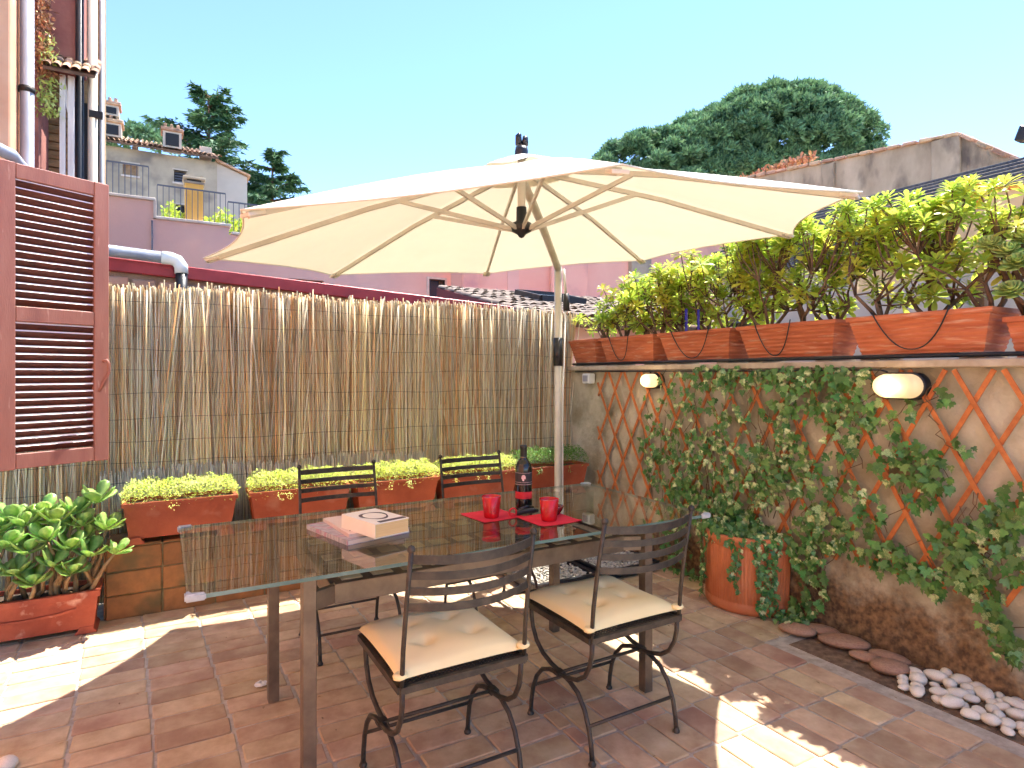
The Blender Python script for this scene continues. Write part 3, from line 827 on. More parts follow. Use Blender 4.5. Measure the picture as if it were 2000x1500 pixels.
M_COVERG = mat('grey_magazine_cover', srgb(150, 148, 158), srgb(196, 192, 196), scale=26, stretch=(1, 3, 1), rough=0.3, lo=.4, hi=.6, blotch=(srgb(186, 140, 158), 14, 0.55, 0.62))
M_COVERP = mat('pale_pink_cover', srgb(226, 202, 190), srgb(234, 214, 202), scale=8, rough=0.35)
M_COVERW = mat('cream_cover', srgb(240, 232, 216), srgb(246, 240, 228), scale=8, rough=0.35)
M_PAGES = mat('page_edges', srgb(226, 186, 124), srgb(240, 206, 150), scale=3, stretch=(1, 1, 220), rough=0.9, bump=0.2, bscale=200)
M_PAGEW = mat('white_page_edges', srgb(222, 200, 184), srgb(236, 220, 206), scale=3, stretch=(1, 1, 300), rough=0.9)
M_INK = mat('dark_print', srgb(70, 52, 50), rough=0.5)
def book(name, lab, c, sx, sy, z0, th, rz, cover, pages, cth=.0016, ring=False):
    t = thing(name, (c[0], c[1], z0), lab, 'book', 'stacked books on the table')
    Mz = Matrix.Translation((c[0], c[1], z0)) @ Matrix.Rotation(rz, 4, 'Z')
    L_ = lambda x, y, z: Mz @ Matrix.Translation((x, y, z))
    MB().mbox(L_(0.0, 0, th / 2), sx - .006, sy - .006, th - 2 * cth).build('pages', pages, t)
    MB().mbox(L_(0, 0, th - cth / 2), sx, sy, cth).build('front_cover', cover, t)
    MB().mbox(L_(0, 0, cth / 2), sx, sy, cth).build('back_cover', cover, t)
    MB().mbox(L_(-sx / 2 + cth / 2, 0, th / 2), cth, sy, th - 2 * cth).build('spine', cover, t)
    if ring:
        pr = MB(); n = 40; vs = []
        for k in range(n):
            a = 2 * PI * k / n
            for r in (.040, .049 + .004 * math.sin(3 * a)):
                vs.append(Mz @ Vector((r * math.cos(a) * 1.0, r * math.sin(a) * 1.25 + .005, th + .0006)))
        fs = [(2 * k, 2 * k + 1, (2 * k + 3) % (2 * n), (2 * k + 2) % (2 * n)) for k in range(n)]
        pr.add(vs, fs).build('cover_ring_print', M_INK, t, fix=False)
        MB().mbox(L_(0.012, -sy / 2 + .022, th + .0005), .11, .022, .0008).build('cover_band_print', M_INK, t)
    else:
        if name == 'paperback': pass
    return t
book('magazine', 'wide grey magazine at the bottom of the book stack', (0.658, 2.355), 0.262, 0.322, ZT, 0.018, 0.245, M_COVERG, M_PAGEW)
b2 = book('thin_book', 'flat pale pink book lying on the magazine', (0.678, 2.355), 0.215, 0.300, ZT + .0183, 0.014, 0.08, M_COVERP, M_PAGEW)
MB().mbox(Matrix.Translation((0.618, 2.245, ZT + .0327)) @ Matrix.Rotation(0.08, 4, 'Z'), .045, .006, .0008).build('cover_print', M_INK, b2)
book('paperback', 'thick cream paperback with a ring on its cover, topmost of the stack', (0.683, 2.215), 0.145, 0.225, ZT + .0326, 0.050, 0.27, M_COVERW, M_PAGES, ring=True)

# ------------------------------------------------------------------ PARASOL
um = thing('cantilever_parasol', (2.46, 3.65, 0), 'large ecru cantilever parasol with champagne pole over the table', 'parasol')
UC = Vector((1.575, 2.665)); UR = 1.5; UZ = 1.985; UTX, UTY = 0.092, 0.036; UPH = 2.785
def ucan(r, a, sag=0.0):
    x = r * math.cos(a); y = r * math.sin(a)
    t = r / UR
    z = UZ + UTX * x + UTY * y + 0.40 * (1 - t ** 1.22) - sag
    return Vector((UC.x + x, UC.y + y, z))
angs = [UPH - k * PI / 4 for k in range(8)]
for k in range(8):
    a0, a1 = angs[k], angs[k] - PI / 4
    nu, nv = 14, 16; vs = []
    for j in range(nv + 1):
        v = 0.13 + (1 - 0.13) * j / nv
        for i in range(nu + 1):
            u = i / nu
            bow = 4 * u * (1 - u)
            # straight chord between ribs, pulled in at the hem
            p0 = ucan(UR * v, a0); p1 = ucan(UR * v, a1)
            p = p0.lerp(p1, u)
            c3 = Vector((UC.x, UC.y, p.z))
            pull = 0.046 * bow * v ** 6
            p = p.lerp(Vector((UC.x, UC.y, p.z + 0.10)), pull)
            p.z += -0.020 * bow * v * (1 - v) * 2 + 0.012
            vs.append(p)
    fs = [(j * (nu + 1) + i, j * (nu + 1) + i + 1, (j + 1) * (nu + 1) + i + 1, (j + 1) * (nu + 1) + i) for j in range(nv) for i in range(nu)]
    po = MB().add(vs, fs, True).build('canopy_panel', M_CANOPY, um, fix=False)
    hem = [vs[nv * (nu + 1) + i] + Vector((0, 0, -.002)) for i in range(nu + 1)]
    MB().tube(hem, .003, n=6).build('hem', M_CANOPY, po, fix=False)
cap_vs = []; 
for rr, zz in ((.27, 2.352), (.19, 2.384), (.10, 2.424), (.03, 2.448)):
    for k in range(16):
        a = UPH + k * PI / 8
        r2 = rr * (1.0 if k % 2 == 0 else 0.93)
        cap_vs.append((UC.x + r2 * math.cos(a), UC.y + r2 * math.sin(a), zz + UTX * r2 * math.cos(a) + (0.006 if k % 2 == 0 else -0.006) * (rr > .1)))
MB().add(cap_vs, [(j * 16 + k, j * 16 + (k + 1) % 16, (j + 1) * 16 + (k + 1) % 16, (j + 1) * 16 + k) for j in range(3) for k in range(16)], True).build('vent_cap', M_CANOPY, um, fix=False)
for k, a in enumerate(angs):
    p0 = ucan(.06, a) + Vector((0, 0, -.012)); p1 = ucan(UR * .985, a) + Vector((0, 0, -.010)); pm = ucan(.75, a) + Vector((0, 0, -.012))
    rb = MB()
    rb.bar(p0, pm, .013, .022); rb.bar(pm, p1, .013, .022)
    ro = rb.build('rib', M_CREAMPAINT, um)
    MB().bar(p1 + (p0 - p1).normalized() * .05, p1 + (p1 - p0).normalized() * .012, .05, .012).build('tip_pocket', M_CANOPY, ro, bevel=.002)
    st = Vector((UC.x + .045 * math.cos(a), UC.y + .045 * math.sin(a), 2.075))
    pe = ucan(.60, a) + Vector((0, 0, -.022))
    MB().bar(st, pe, .012, .020).build('strut', M_CREAMPAINT, um)
MB().tube([(UC.x, UC.y, 2.06), (UC.x, UC.y, 2.44)], .020, n=14).build('mast', M_CREAMPAINT, um, fix=False)
MB().lathe([(0, -.055), (.012, -.05), (.022, -.035), (.05, -.02), (.056, .0), (.05, .02), (.027, .03), (.026, .10), (.0, .10)], n=20, c=(UC.x, UC.y, 2.085)).build('runner_hub', M_BLACK, um)
cw = MB().lathe([(0, 0), (.034, 0), (.036, .01), (.033, .022), (.034, .028), (.030, .05), (.0, .052)], n=18, c=(UC.x, UC.y, 2.438))
cw.tube([(UC.x - .012, UC.y + .006, 2.50), (UC.x - .014, UC.y + .006, 2.545), (UC.x - .008, UC.y, 2.556)], [.018, .016, .010], n=10)
cw.tube([(UC.x + .016, UC.y - .006, 2.50), (UC.x + .020, UC.y - .006, 2.540), (UC.x + .028, UC.y - .004, 2.534)], [.018, .015, .010], n=10)
cw.build('crown_joint', M_BLACK, um, fix=False)
PX, PY = 2.46, 3.65
pa = math.atan2(PY - UC.y, PX - UC.x); pr_ = math.hypot(PX - UC.x, PY - UC.y)
arm = [ucan(pr_ * t, pa) + Vector((0, 0, -.060)) for t in (1.0, .8, .6, .4, .2, .03)]
arm[0] = Vector((PX, PY, arm[0].z)); zarm = arm[0].z
MB().tube(arm, [.024] * 6, n=12).build('arm', M_CREAMPAINT, um, fix=False)
MB().tube([(PX, PY, .06), (PX, PY, zarm + .02)], .026, n=16).build('pole', M_CREAMPAINT, um, fix=False)
MB().tube([(PX, PY, 1.405), (PX, PY, 1.605)], .034, n=16).build('pole_collar', M_BLACK, um, fix=False)
MB().tube([(PX + .036, PY - .020, zarm), (PX + .050, PY - .028, 1.90)], .010, n=8).build('tension_rod', M_CREAMPAINT, um, fix=False)
MB().tube([(PX + .050, PY - .028, 1.92), (PX + .052, PY - .03, 1.80)], .024, n=10).build('slide_handle', M_BLACK, um, fix=False)
MB().tube([(PX + .046, PY - .028, 1.80), (PX + .032, PY - .012, 1.2), (PX + .031, PY - .012, 0.2)], .006, n=6).build('pull_cord', M_WHITEPL, um, fix=False)
# cross base with four gravel trays
for sx in (-1, 1):
    for sy in (-1, 1):
        x0, x1 = sorted((PX + sx * .03, PX + sx * .50)); y0, y1 = sorted((PY + sy * .03, PY + sy * .50))
        if y1 > 4.0: y1 = 3.99
        t = MB()
        t.box(x0, x1, y0, y1, .012, .022)
        for (a, b_, c_, d_) in ((x0, x1, y0, y0 + .022), (x0, x1, y1 - .022, y1), (x0, x0 + .022, y0 + .022, y1 - .022), (x1 - .022, x1, y0 + .022, y1 - .022)):
            t.box(a, b_, c_, d_, .022, .07)
        to = t.build('ballast_tray', M_BLACK, um, bevel=.003)
        q = random.Random(5 + sx + 3 * sy)
        ico = [(0, 0, 1), (.89, 0, .45), (.28, .85, .45), (-.72, .53, .45), (-.72, -.53, .45), (.28, -.85, .45), (.5, .36, -.6), (-.4, .5, -.6), (-.3, -.6, -.6), (.5, -.3, -.6)]
        itf = [(0, 1, 2), (0, 2, 3), (0, 3, 4), (0, 4, 5), (0, 5, 1), (1, 6, 2), (2, 7, 3), (3, 8, 4), (4, 8, 5), (5, 9, 1), (1, 9, 6), (2, 6, 7), (3, 7, 8), (5, 8, 9), (6, 9, 8), (6, 8, 7)]
        ms = []
        for _ in range(900):
            s = q.uniform(.006, .012)
            ms.append(np.array(Matrix.Translation((q.uniform(x0 + .028, x1 - .028), q.uniform(y0 + .028, y1 - .028), q.uniform(.045, .066))) @ Matrix.Rotation(q.uniform(0, 6), 4, 'Z') @ Matrix.Diagonal((s * 1.3, s, s * .7, 1))))
        vv, ff = soup(ico, itf, ms)
        o0 = org(to); go_ = link('gravel', np_mesh('gravel', vv - np.array(org(um)), ff, M_GRAVEL), to); go_.matrix_local = Matrix.Identity(4)
        tag(go_, kind='stuff')
MB().box(PX - .028, PX + .028, PY - .5, PY + .34, .004, .05).build('cross_beam', M_BLACK, um, bevel=.003)
MB().box(PX - .5, PX + .5, PY - .026, PY + .026, .006, .046).build('cross_beam', M_BLACK, um, bevel=.003)

# ------------------------------------------------------------------ LEAF TEMPLATES (unit length along +Y, face up +Z)
def fold(half, fold_=0.10, curve=0.12):
    """mirror a half outline into a folded leaf; returns verts, triangle faces"""
    mid = [(0, y) for _, y in half]
    vs = []; n = len(half)
    z = lambda y: -curve * y * y
    for x, y in mid: vs.append((0, y, z(y)))
    for x, y in half: vs.append((x, y, z(y) + fold_ * abs(x)))
    for x, y in half: vs.append((-x, y, z(y) + fold_ * abs(x)))
    fs = []
    for i in range(n - 1):
        for s, o in ((1, n), (-1, 2 * n)):
            q = (i, o + i, o + i + 1, i + 1)
            if s < 0: q = q[::-1]
            fs.append((q[0], q[1], q[2])); fs.append((q[0], q[2], q[3]))
    vs = np.array(vs, float)
    fs = [f for f in fs if len({tuple(np.round(vs[i], 6)) for i in f}) == 3]
    return vs, np.array(fs)
LEAF_SHRUB = fold([(0.0, 0), (.05, .22), (.14, .58), (.155, .80), (.09, .95), (0, 1.0)], .25, .22)
LEAF_SEDUM = fold([(0.0, 0), (.16, .35), (.17, .7), (0, 1.0)], .4, .1)
def ivy_leaf():
    half = [(0, 0), (.20, -.13), (.44, .02), (.50, .20), (.27, .30), (.36, .58), (.15, .58), (0, 1.0)]
    out = half + [(-x, y) for x, y in reversed(half[1:-1])]
    vs = [(x, y, .10 * abs(x) - .14 * (y - .3) ** 2) for x, y in out] + [(0, .30, -.02)]
    c = len(out)
    return np.array(vs), np.array([(i, (i + 1) % c, c) for i in range(c)])
LEAF_IVY = ivy_leaf()
def succ_leaf():
    half = [(0.03, 0), (.13, .22), (.30, .55), (.33, .75), (.22, .94), (.0, 1.02)]
    n = len(half); vs = []; fs = []
    for i, (x, y) in enumerate(half):
        t = 0.07 * (1 - (y - .45) ** 2 * 1.6)
        zc = 0.22 * y * y - 0.02
        vs += [(-x, y, zc + .05 * abs(x) * 2), (0, y, zc + t * .35), (x, y, zc + .05 * abs(x) * 2), (0, y, zc - t)]
    for i in range(n - 1):
        for k in range(4):
            a, b_ = i * 4 + k, i * 4 + (k + 1) % 4
            fs += [(a, b_, b_ + 4), (a, b_ + 4, a + 4)]
    return np.array(vs), np.array(fs)
LEAF_SUCC = succ_leaf()

def planter(name, lab, group, x0, x1, y0, y1, z0, z1, m, taper=.025, feet=False, ribs=0, cat='planter', rim=.014, th=.014):
    t = thing(name, ((x0 + x1) / 2, (y0 + y1) / 2, z0), lab, cat, group)
    def ring(z, g): return [(x0 + g, y0 + g, z), (x1 - g, y0 + g, z), (x1 - g, y1 - g, z), (x0 + g, y1 - g, z)]
    zb = z0 + (.03 if feet else 0)
    lv = []
    H = z1 - zb
    prof = [(zb, taper)]
    if ribs:
        for k in range(ribs):
            za = zb + H * .04 + (H * .82) * k / ribs; zc = zb + H * .04 + (H * .82) * (k + .55) / ribs; ze = zb + H * .04 + (H * .82) * (k + .9) / ribs
            g = lambda z: taper * (1 - (z - zb) / H)
            prof += [(za, g(za) + .0025), (zc, g(zc) - .001), (ze, g(ze) + .0015)]
    prof += [(z1 - rim * 1.7, taper * rim * 1.7 / H), (z1 - rim * 1.6, -.006), (z1 - .002, -.007), (z1, -.004), (z1, th), (z1 - .03, th + .002), (z1 - .035, th + .002)]
    vs = []; fs = []
    for z, g in prof: vs += ring(z, g)
    for i in range(len(prof) - 1):
        for k in range(4):
            fs.append((i * 4 + k, i * 4 + (k + 1) % 4, i * 4 + 4 + (k + 1) % 4, i * 4 + 4 + k))
    fs.append((3, 2, 1, 0))
    MB().add(vs, fs).build('box', m, t)
    MB().box(x0 + th, x1 - th, y0 + th, y1 - th, z1 - .045, z1 - .022).build('soil', M_SOIL, t)
    if feet:
        for fx in (x0 + .055, x1 - .055):
            MB().extr([(fx - .05, z0), (fx + .05, z0), (fx + .045, z0 + .012), (fx + .035, z0 + .020), (fx + .032, z0 + .038), (fx - .032, z0 + .038), (fx - .035, z0 + .02), (fx - .045, z0 + .012)], 'y', y0 - .004 + .02, y1 - .02).build('foot', m, t, bevel=.003)
    return t

# ------------------------------------------------------------------ SEDUM PLANTERS ON THE BENCH
SP = [(-0.185, 0.385, 'leftmost, beside the jade plant', M_SEDUM), (0.462, 1.055, 'second from the left, behind the books', M_SEDUM), (1.098, 1.665, 'between the two far chairs', M_SEDUM),
      (1.700, 2.300, 'behind the wine bottle', M_SEDUM), (2.335, 2.945, 'at the garden wall end, behind the parasol pole', M_SEDUMG)]
for i, (x0, x1, w, lm) in enumerate(SP):
    planter('window_box', 'smooth terracotta window box on the bench, ' + w, 'terracotta boxes on the bench', x0, x1, 3.945, 4.15, .405, .638, M_PLANTER, taper=.03, feet=True)
    q = random.Random(40 + i)
    ms = []; 
    nn = 4200
    for k in range(nn):
        x = q.uniform(x0 - .012, x1 + .012); y = q.uniform(3.935, 4.165)
        ex = min(1, min(x - x0 + .02, x1 + .02 - x) / .06); ey = min(1, min(y - 3.925, 4.175 - y) / .05)
        e = max(0, min(ex, ey)) ** .5
        bump = .5 + .5 * math.sin(x * 31 + i) * math.sin(y * 47 + x * 11)
        zt_ = .640 + e * (.068 + .045 * bump) * (1.25 if lm is M_SEDUMG else 1)
        z = zt_ - q.random() ** 2 * .085
        d = Vector((q.gauss(0, .8), q.gauss(0, .8) - .25 * (y < 3.97), q.uniform(.1, 1.1)))
        ms.append(np.array(basis((x, y, z), d, Vector((q.gauss(0, .5), q.gauss(0, .5), 1)), q.uniform(.010, .019))))
    # a few trailing tufts over the front lip
    for tuf in range(q.choice((1, 2, 3, 4))):
        tx = q.uniform(x0 + .06, x1 - .06)
        for k in range(q.randint(14, 34)):
            ms.append(np.array(basis((tx + q.gauss(0, .012), 3.932 - q.uniform(0, .015), .635 - q.random() * .05), Vector((q.gauss(0, .6), -.8, q.gauss(-.2, .6))), Vector((0, -.5, 1)), q.uniform(.010, .018))))
    vv, ff = soup(*LEAF_SEDUM, ms)
    sm_ = link('sedum_carpet', np_mesh('sedum_carpet', vv, ff, lm))
    tag(sm_, ('dark green' if lm is M_SEDUMG else 'bright lime') + ' sedum growing in the window box ' + w.split(',')[0].replace('leftmost', 'leftmost of the bench'), 'plant', 'sedum in the bench boxes')

# ------------------------------------------------------------------ JADE PLANT IN ITS LOW PLANTER
JP = planter('footed_trough', 'worn terracotta trough with carved feet on the floor beside the bench', None, -0.90, -0.285, 3.84, 4.06, 0.0, 0.225, M_OLDPOT, taper=.022, feet=True, rim=.02)
MB().extr([(-.80, .135), (-.72, .118), (-.59, .112), (-.46, .118), (-.38, .135), (-.38, .146), (-.46, .130), (-.59, .124), (-.72, .130), (-.80, .146)], 'y', 3.842, 3.851).build('garland_relief', M_OLDPOT, JP)
jade = thing('jade_plant', (-0.6, 3.95, .2), 'bushy jade plant with fat green leaves in the footed trough', 'plant')
q = random.Random(11)
SUC_ME = [np_mesh('leaf', LEAF_SUCC[0] * np.array([1 + .12 * math.sin(k * 2.1), 1, 1]), LEAF_SUCC[1], M_SUCC, True) for k in range(4)]
heads = [(-.30, 3.97, .655, 1.15), (-.36, 3.93, .545, 1), (-.255, 3.90, .52, .95), (-.215, 3.84, .40, .8), (-.40, 3.99, .60, 1), (-.47, 3.93, .575, 1.05), (-.53, 4.0, .60, 1.05), (-.60, 3.93, .575, 1.05), (-.66, 3.98, .59, 1.1), (-.72, 3.93, .55, 1.1),
         (-.80, 3.97, .57, 1.1), (-.50, 3.86, .50, 1), (-.58, 3.86, .45, 1), (-.41, 3.86, .44, 1), (-.67, 3.86, .49, 1.1), (-.76, 3.86, .44, 1.1), (-.33, 3.85, .40, .95), (-.48, 3.83, .375, 1), (-.62, 3.83, .36, 1.05), (-.72, 3.82, .34, 1.1), (-.40, 3.82, .33, .9), (-.84, 3.88, .47, 1.1), (-.55, 3.82, .30, 1), (-.35, 3.98, .47, .9), (-.45, 4.0, .50, 1), (-.82, 3.83, .36, 1)]
sb = MB()
for hx, hy, hz, hs in heads:
    bx, by = max(-.86, min(-.33, hx + q.uniform(-.10, .02))), 3.95 + q.uniform(-.06, .05)
    p0 = Vector((bx, by, .19)); p3 = Vector((hx, hy, hz)); pm = p0.lerp(p3, .45) + Vector((q.uniform(-.05, .05), q.uniform(-.03, .02), -.03))
    pm2 = p0.lerp(p3, .8) + Vector((q.uniform(-.02, .02), q.uniform(-.02, .01), -.01))
    sb.tube([p0, pm, pm2, p3], [.013, .011, .009, .006], n=7)
    ax = ((p3 - pm2).normalized() + Vector((0, 0, .6))).normalized()
    u, v = frame(ax, Vector((0.2, 1, 0.1)))
    nl = q.randint(7, 9)
    for k in range(nl):
        a = k * 2.4 + q.uniform(-.2, .2)
        el = .15 + 0.75 * (k / nl) + q.uniform(-.1, .1)
        d = (u * math.cos(a) + v * math.sin(a)) * math.cos(el) + ax * math.sin(el)
        link('leaf', q.choice(SUC_ME), jade, basis(p3 + d * .004 + ax * (.012 * k / nl), d, ax, q.uniform(.078, .108) * hs, q.uniform(.9, 1.1)))
sb.build('stem', M_SUCCST, jade, fix=False)

# ------------------------------------------------------------------ TRELLIS
tr = thing('wooden_trellis', (3.04, 2.3, .38), 'orange stained diamond lattice trellis fixed to the plaster wall', 'trellis')
TZ0, TZ1 = .385, 1.365
hy = .0925 * (TZ1 - TZ0) / .175
def slat_part(y_c, s):
    """slat crossing mid height at y_c, leaning s; cut to the wall's run"""
    a = (y_c - s * hy / 2, TZ0); b_ = (y_c + s * hy / 2, TZ1)
    lo_, hi_ = -0.3, 3.93
    t0, t1 = 0.0, 1.0
    dy = b_[0] - a[0]
    for lim, gt in ((lo_, True), (hi_, False)):
        tt = (lim - a[0]) / dy
        if gt:
            if a[0] < lim: t0 = max(t0, tt)
            if b_[0] < lim: t1 = min(t1, tt)
        else:
            if a[0] > lim: t0 = max(t0, tt)
            if b_[0] > lim: t1 = min(t1, tt)
    if t1 - t0 < .06: return
    x = 3.030 if s > 0 else 3.038
    P = lambda t: Vector((x, a[0] + dy * t, a[1] + (b_[1] - a[1]) * t))
    MB().bar(P(t0), P(t1), .007, .021, up=Vector((0, 1, 0)) if False else Vector((1, 0, 0)).cross((P(t1) - P(t0)).normalized())).build('slat', M_TRELLIS, tr, bevel=.0012)
for k in range(-3, 29):
    slat_part(1.312 - .185 * 7 + k * .185 - .0, 1)
    slat_part(1.312 - .185 * 7 + k * .185 + .0, -1)

# ------------------------------------------------------------------ FLUTED POT
pot = thing('fluted_pot', (3.02, 2.46, 0), 'large fluted terracotta pot against the wall, overflowing with ivy', 'pot')
def flute(r, z, a):
    return r * (1 + (0.012 * math.cos(a * 84) if .055 < z < .345 else 0))
pb = MB().lathe([(0.0, .0), (.236, .0), (.244, .004), (.250, .02), (.252, .050), (.244, .056), (.247, .06), (.257, .335), (.255, .345), (.266, .352), (.270, .37), (.270, .392), (.262, .40), (.245, .40), (.240, .36), (.0, .36)], n=336, c=(3.02, 2.46, .002), fx=flute)
pb.v = [(x, y, z * 1.08) for x, y, z in pb.v]
pb.v = [(min(x, 3.046 + .001 * z), y, z) for x, y, z in pb.v]
pb.build('pot_body', M_POT, pot)
MB().prism([(3.02 + .238 * math.cos(a), 2.46 + .238 * math.sin(a)) for a in [PI / 2 + i * PI / 16 for i in range(17)]], .33, .375).build('soil', M_SOIL, pot)

# ------------------------------------------------------------------ IVY
ivy = thing('ivy', (3.0, 2.46, .36), 'variegated ivy climbing from the fluted pot over the trellis', 'plant')
BL = [(3.21,0.85,0.17,0.14,50),(3.06,0.66,0.21,0.21,110),(3.21,1.1,0.12,0.11,15),(2.92,0.91,0.19,0.13,60),(2.71,0.71,0.2,0.19,150),(2.51,0.98,0.18,0.12,60),(2.33,0.76,0.16,0.18,150),(2.63,0.53,0.22,0.08,110),(2.97,0.5,0.18,0.14,90),(2.17,0.93,0.12,0.14,60),(3.06,1.31,0.12,0.09,15),(2.75,1.33,0.16,0.07,60),(2.51,1.32,0.14,0.07,55),(2.23,1.32,0.14,0.07,65),(2.02,1.33,0.13,0.07,60),(1.82,1.32,0.1,0.06,45),(2.92,1.15,0.17,0.1,30),(2.63,1.16,0.13,0.09,25),(2.33,1.14,0.13,0.09,25),(2.14,1.15,0.12,0.1,45),(1.96,1.16,0.11,0.09,45),(1.8,1.17,0.08,0.1,35),(1.67,1.13,0.07,0.1,25),(1.88,0.98,0.1,0.08,25),(2.05,0.75,0.11,0.14,60),(1.9,0.8,0.08,0.07,18),(1.65,0.93,0.08,0.09,30),(1.51,0.97,0.08,0.07,30),(1.45,0.89,0.07,0.08,35),(1.53,0.81,0.09,0.08,40),(1.75,0.69,0.1,0.08,35),(1.96,0.55,0.12,0.11,70),(1.8,0.53,0.11,0.09,45),(1.63,0.47,0.1,0.08,50),(1.47,0.42,0.08,0.07,45),(1.35,0.61,0.09,0.11,80),(1.22,0.71,0.07,0.09,60),(1.31,0.51,0.08,0.09,75),(1.15,0.81,0.05,0.1,40),(1.15,0.58,0.05,0.08,35),(1.24,0.38,0.04,0.09,28),(1.2,0.28,0.04,0.07,24),(1.15,0.22,0.03,0.07,20),(2.08,0.44,0.1,0.14,70),(2.03,0.26,0.08,0.14,50),(2.11,0.07,0.07,0.07,30),(3.06,0.28,0.14,0.17,60),(2.97,0.06,0.11,0.15,45),(1.31,1.04,0.05,0.04,8),(1.41,1.21,0.03,0.07,8),(1.56,1.2,0.03,0.05,8)]
q = random.Random(17)
leaves = []   # (matrix, size, variegated)
vines = MB()
def ivy_at(pos, nrm, s, var):
    d = Vector((q.gauss(0, .25), q.gauss(0, .6), -1 + q.gauss(0, .35)))
    nn = Vector(nrm) + rv(.33)
    leaves.append((basis(pos, d, nn, s, q.uniform(.85, 1.15)), s * q.uniform(.9, 1.1), var))
for (y, z, ry, rz_, n) in BL:
    pv = .6 if (1.85 < y < 3.2 and .5 < z < 1.0) else (.3 if y > 1.6 else .08)
    for k in range(int(n * .92)):
        a = q.uniform(0, 6.28); rr = math.sqrt(q.random())
        yy = y + ry * rr * math.cos(a) * 1.1; zz = z + rz_ * rr * math.sin(a) * 1.1
        if zz < .02 or zz > 1.40: continue
        dep = abs(q.gauss(0, .035)) + (.05 * q.random() if n > 80 else 0)
        ivy_at((3.016 - dep, yy, zz), (-1, 0, .35), q.uniform(.028, .056), q.random() < pv)
    for k in range(max(1, n // 30)):
        pts = [(3.025 - .01 * q.random(), y + q.uniform(-ry, ry), max(.03, z - rz_ * 1.3))]
        for j in range(5):
            lp = pts[-1]; pts.append((3.025 - .015 * q.random(), lp[1] + q.gauss(0, .035), min(1.38, lp[2] + rz_ * .55)))
        vines.tube(pts, .0022, n=5)
# crown of ivy over the pot rim
for k in range(520):
    a = q.uniform(PI * .48, PI * 1.52); rr = q.uniform(.02, .30)
    zz = .412 + .10 * (1 - rr / .30) * q.random() + q.uniform(-.02, .05)
    ivy_at((min(3.0, 3.02 + rr * math.cos(a)), 2.46 + rr * math.sin(a), zz), (-.5, -.2, .9), q.uniform(.028, .050), q.random() < .35)
def strand(a, z1, n, r0=.275, sway=.05):
    for k in range(n):
        t = k / n; z = .43 - (.43 - z1) * t
        aa = a + sway * math.sin(t * 5 + a * 9) + q.gauss(0, .03)
        r = r0 + .008 * q.random()
        ivy_at((3.02 + r * math.cos(aa), 2.46 + r * math.sin(aa), z + q.gauss(0, .008)), (math.cos(aa), math.sin(aa), .3), q.uniform(.020, .038), q.random() < .25)
    vines.tube([(3.02 + r0 * math.cos(a + sway * math.sin(t / 8 * 5 + a * 9)), 2.46 + r0 * math.sin(a + sway * math.sin(t / 8 * 5 + a * 9)), .41 - (.41 - z1) * t / 8) for t in range(9)], .0018, n=5)
for a, z1, n in ((3.50, .20, 16), (3.62, .12, 20), (4.0, .02, 44), (4.12, .02, 40), (4.25, .0, 40), (4.35, .04, 36), (3.95, .16, 18), (2.75, .12, 20), (2.6, .05, 26), (2.5, .02, 22)):
    strand(a, max(.02, z1), n)
for k in range(70):   # runners on the tiles at the pot's foot
    y = 2.20 - .18 * q.random(); ivy_at((2.84 + .12 * q.random(), y, .025 + .03 * q.random()), (-.3, -.3, 1), q.uniform(.025, .045), q.random() < .3)
vines.build('vine', M_VINE, ivy, fix=False)
IV_ME = [np_mesh('leaf', LEAF_IVY[0], LEAF_IVY[1], m_) for m_ in (M_IVY, M_IVYV)]
def depthkey(l):
    p = l[0].translation; return -l[1] / (p.x * FW.x + p.y * FW.y) + p.x * .02
leaves.sort(key=depthkey)
for mtx, s, var in leaves[:300]:
    link('leaf', IV_ME[1 if var else 0], ivy, mtx)
for var in (0, 1):
    vv, ff = soup(*LEAF_IVY, [np.array(l[0]) for l in leaves[300:] if int(l[2]) == var])
    o = link('leaf_mass', np_mesh('leaf_mass', vv - np.array(org(ivy)), ff, (M_IVY, M_IVYV)[var]), ivy); o.matrix_local = Matrix.Identity(4)
    tag(o, kind='stuff')

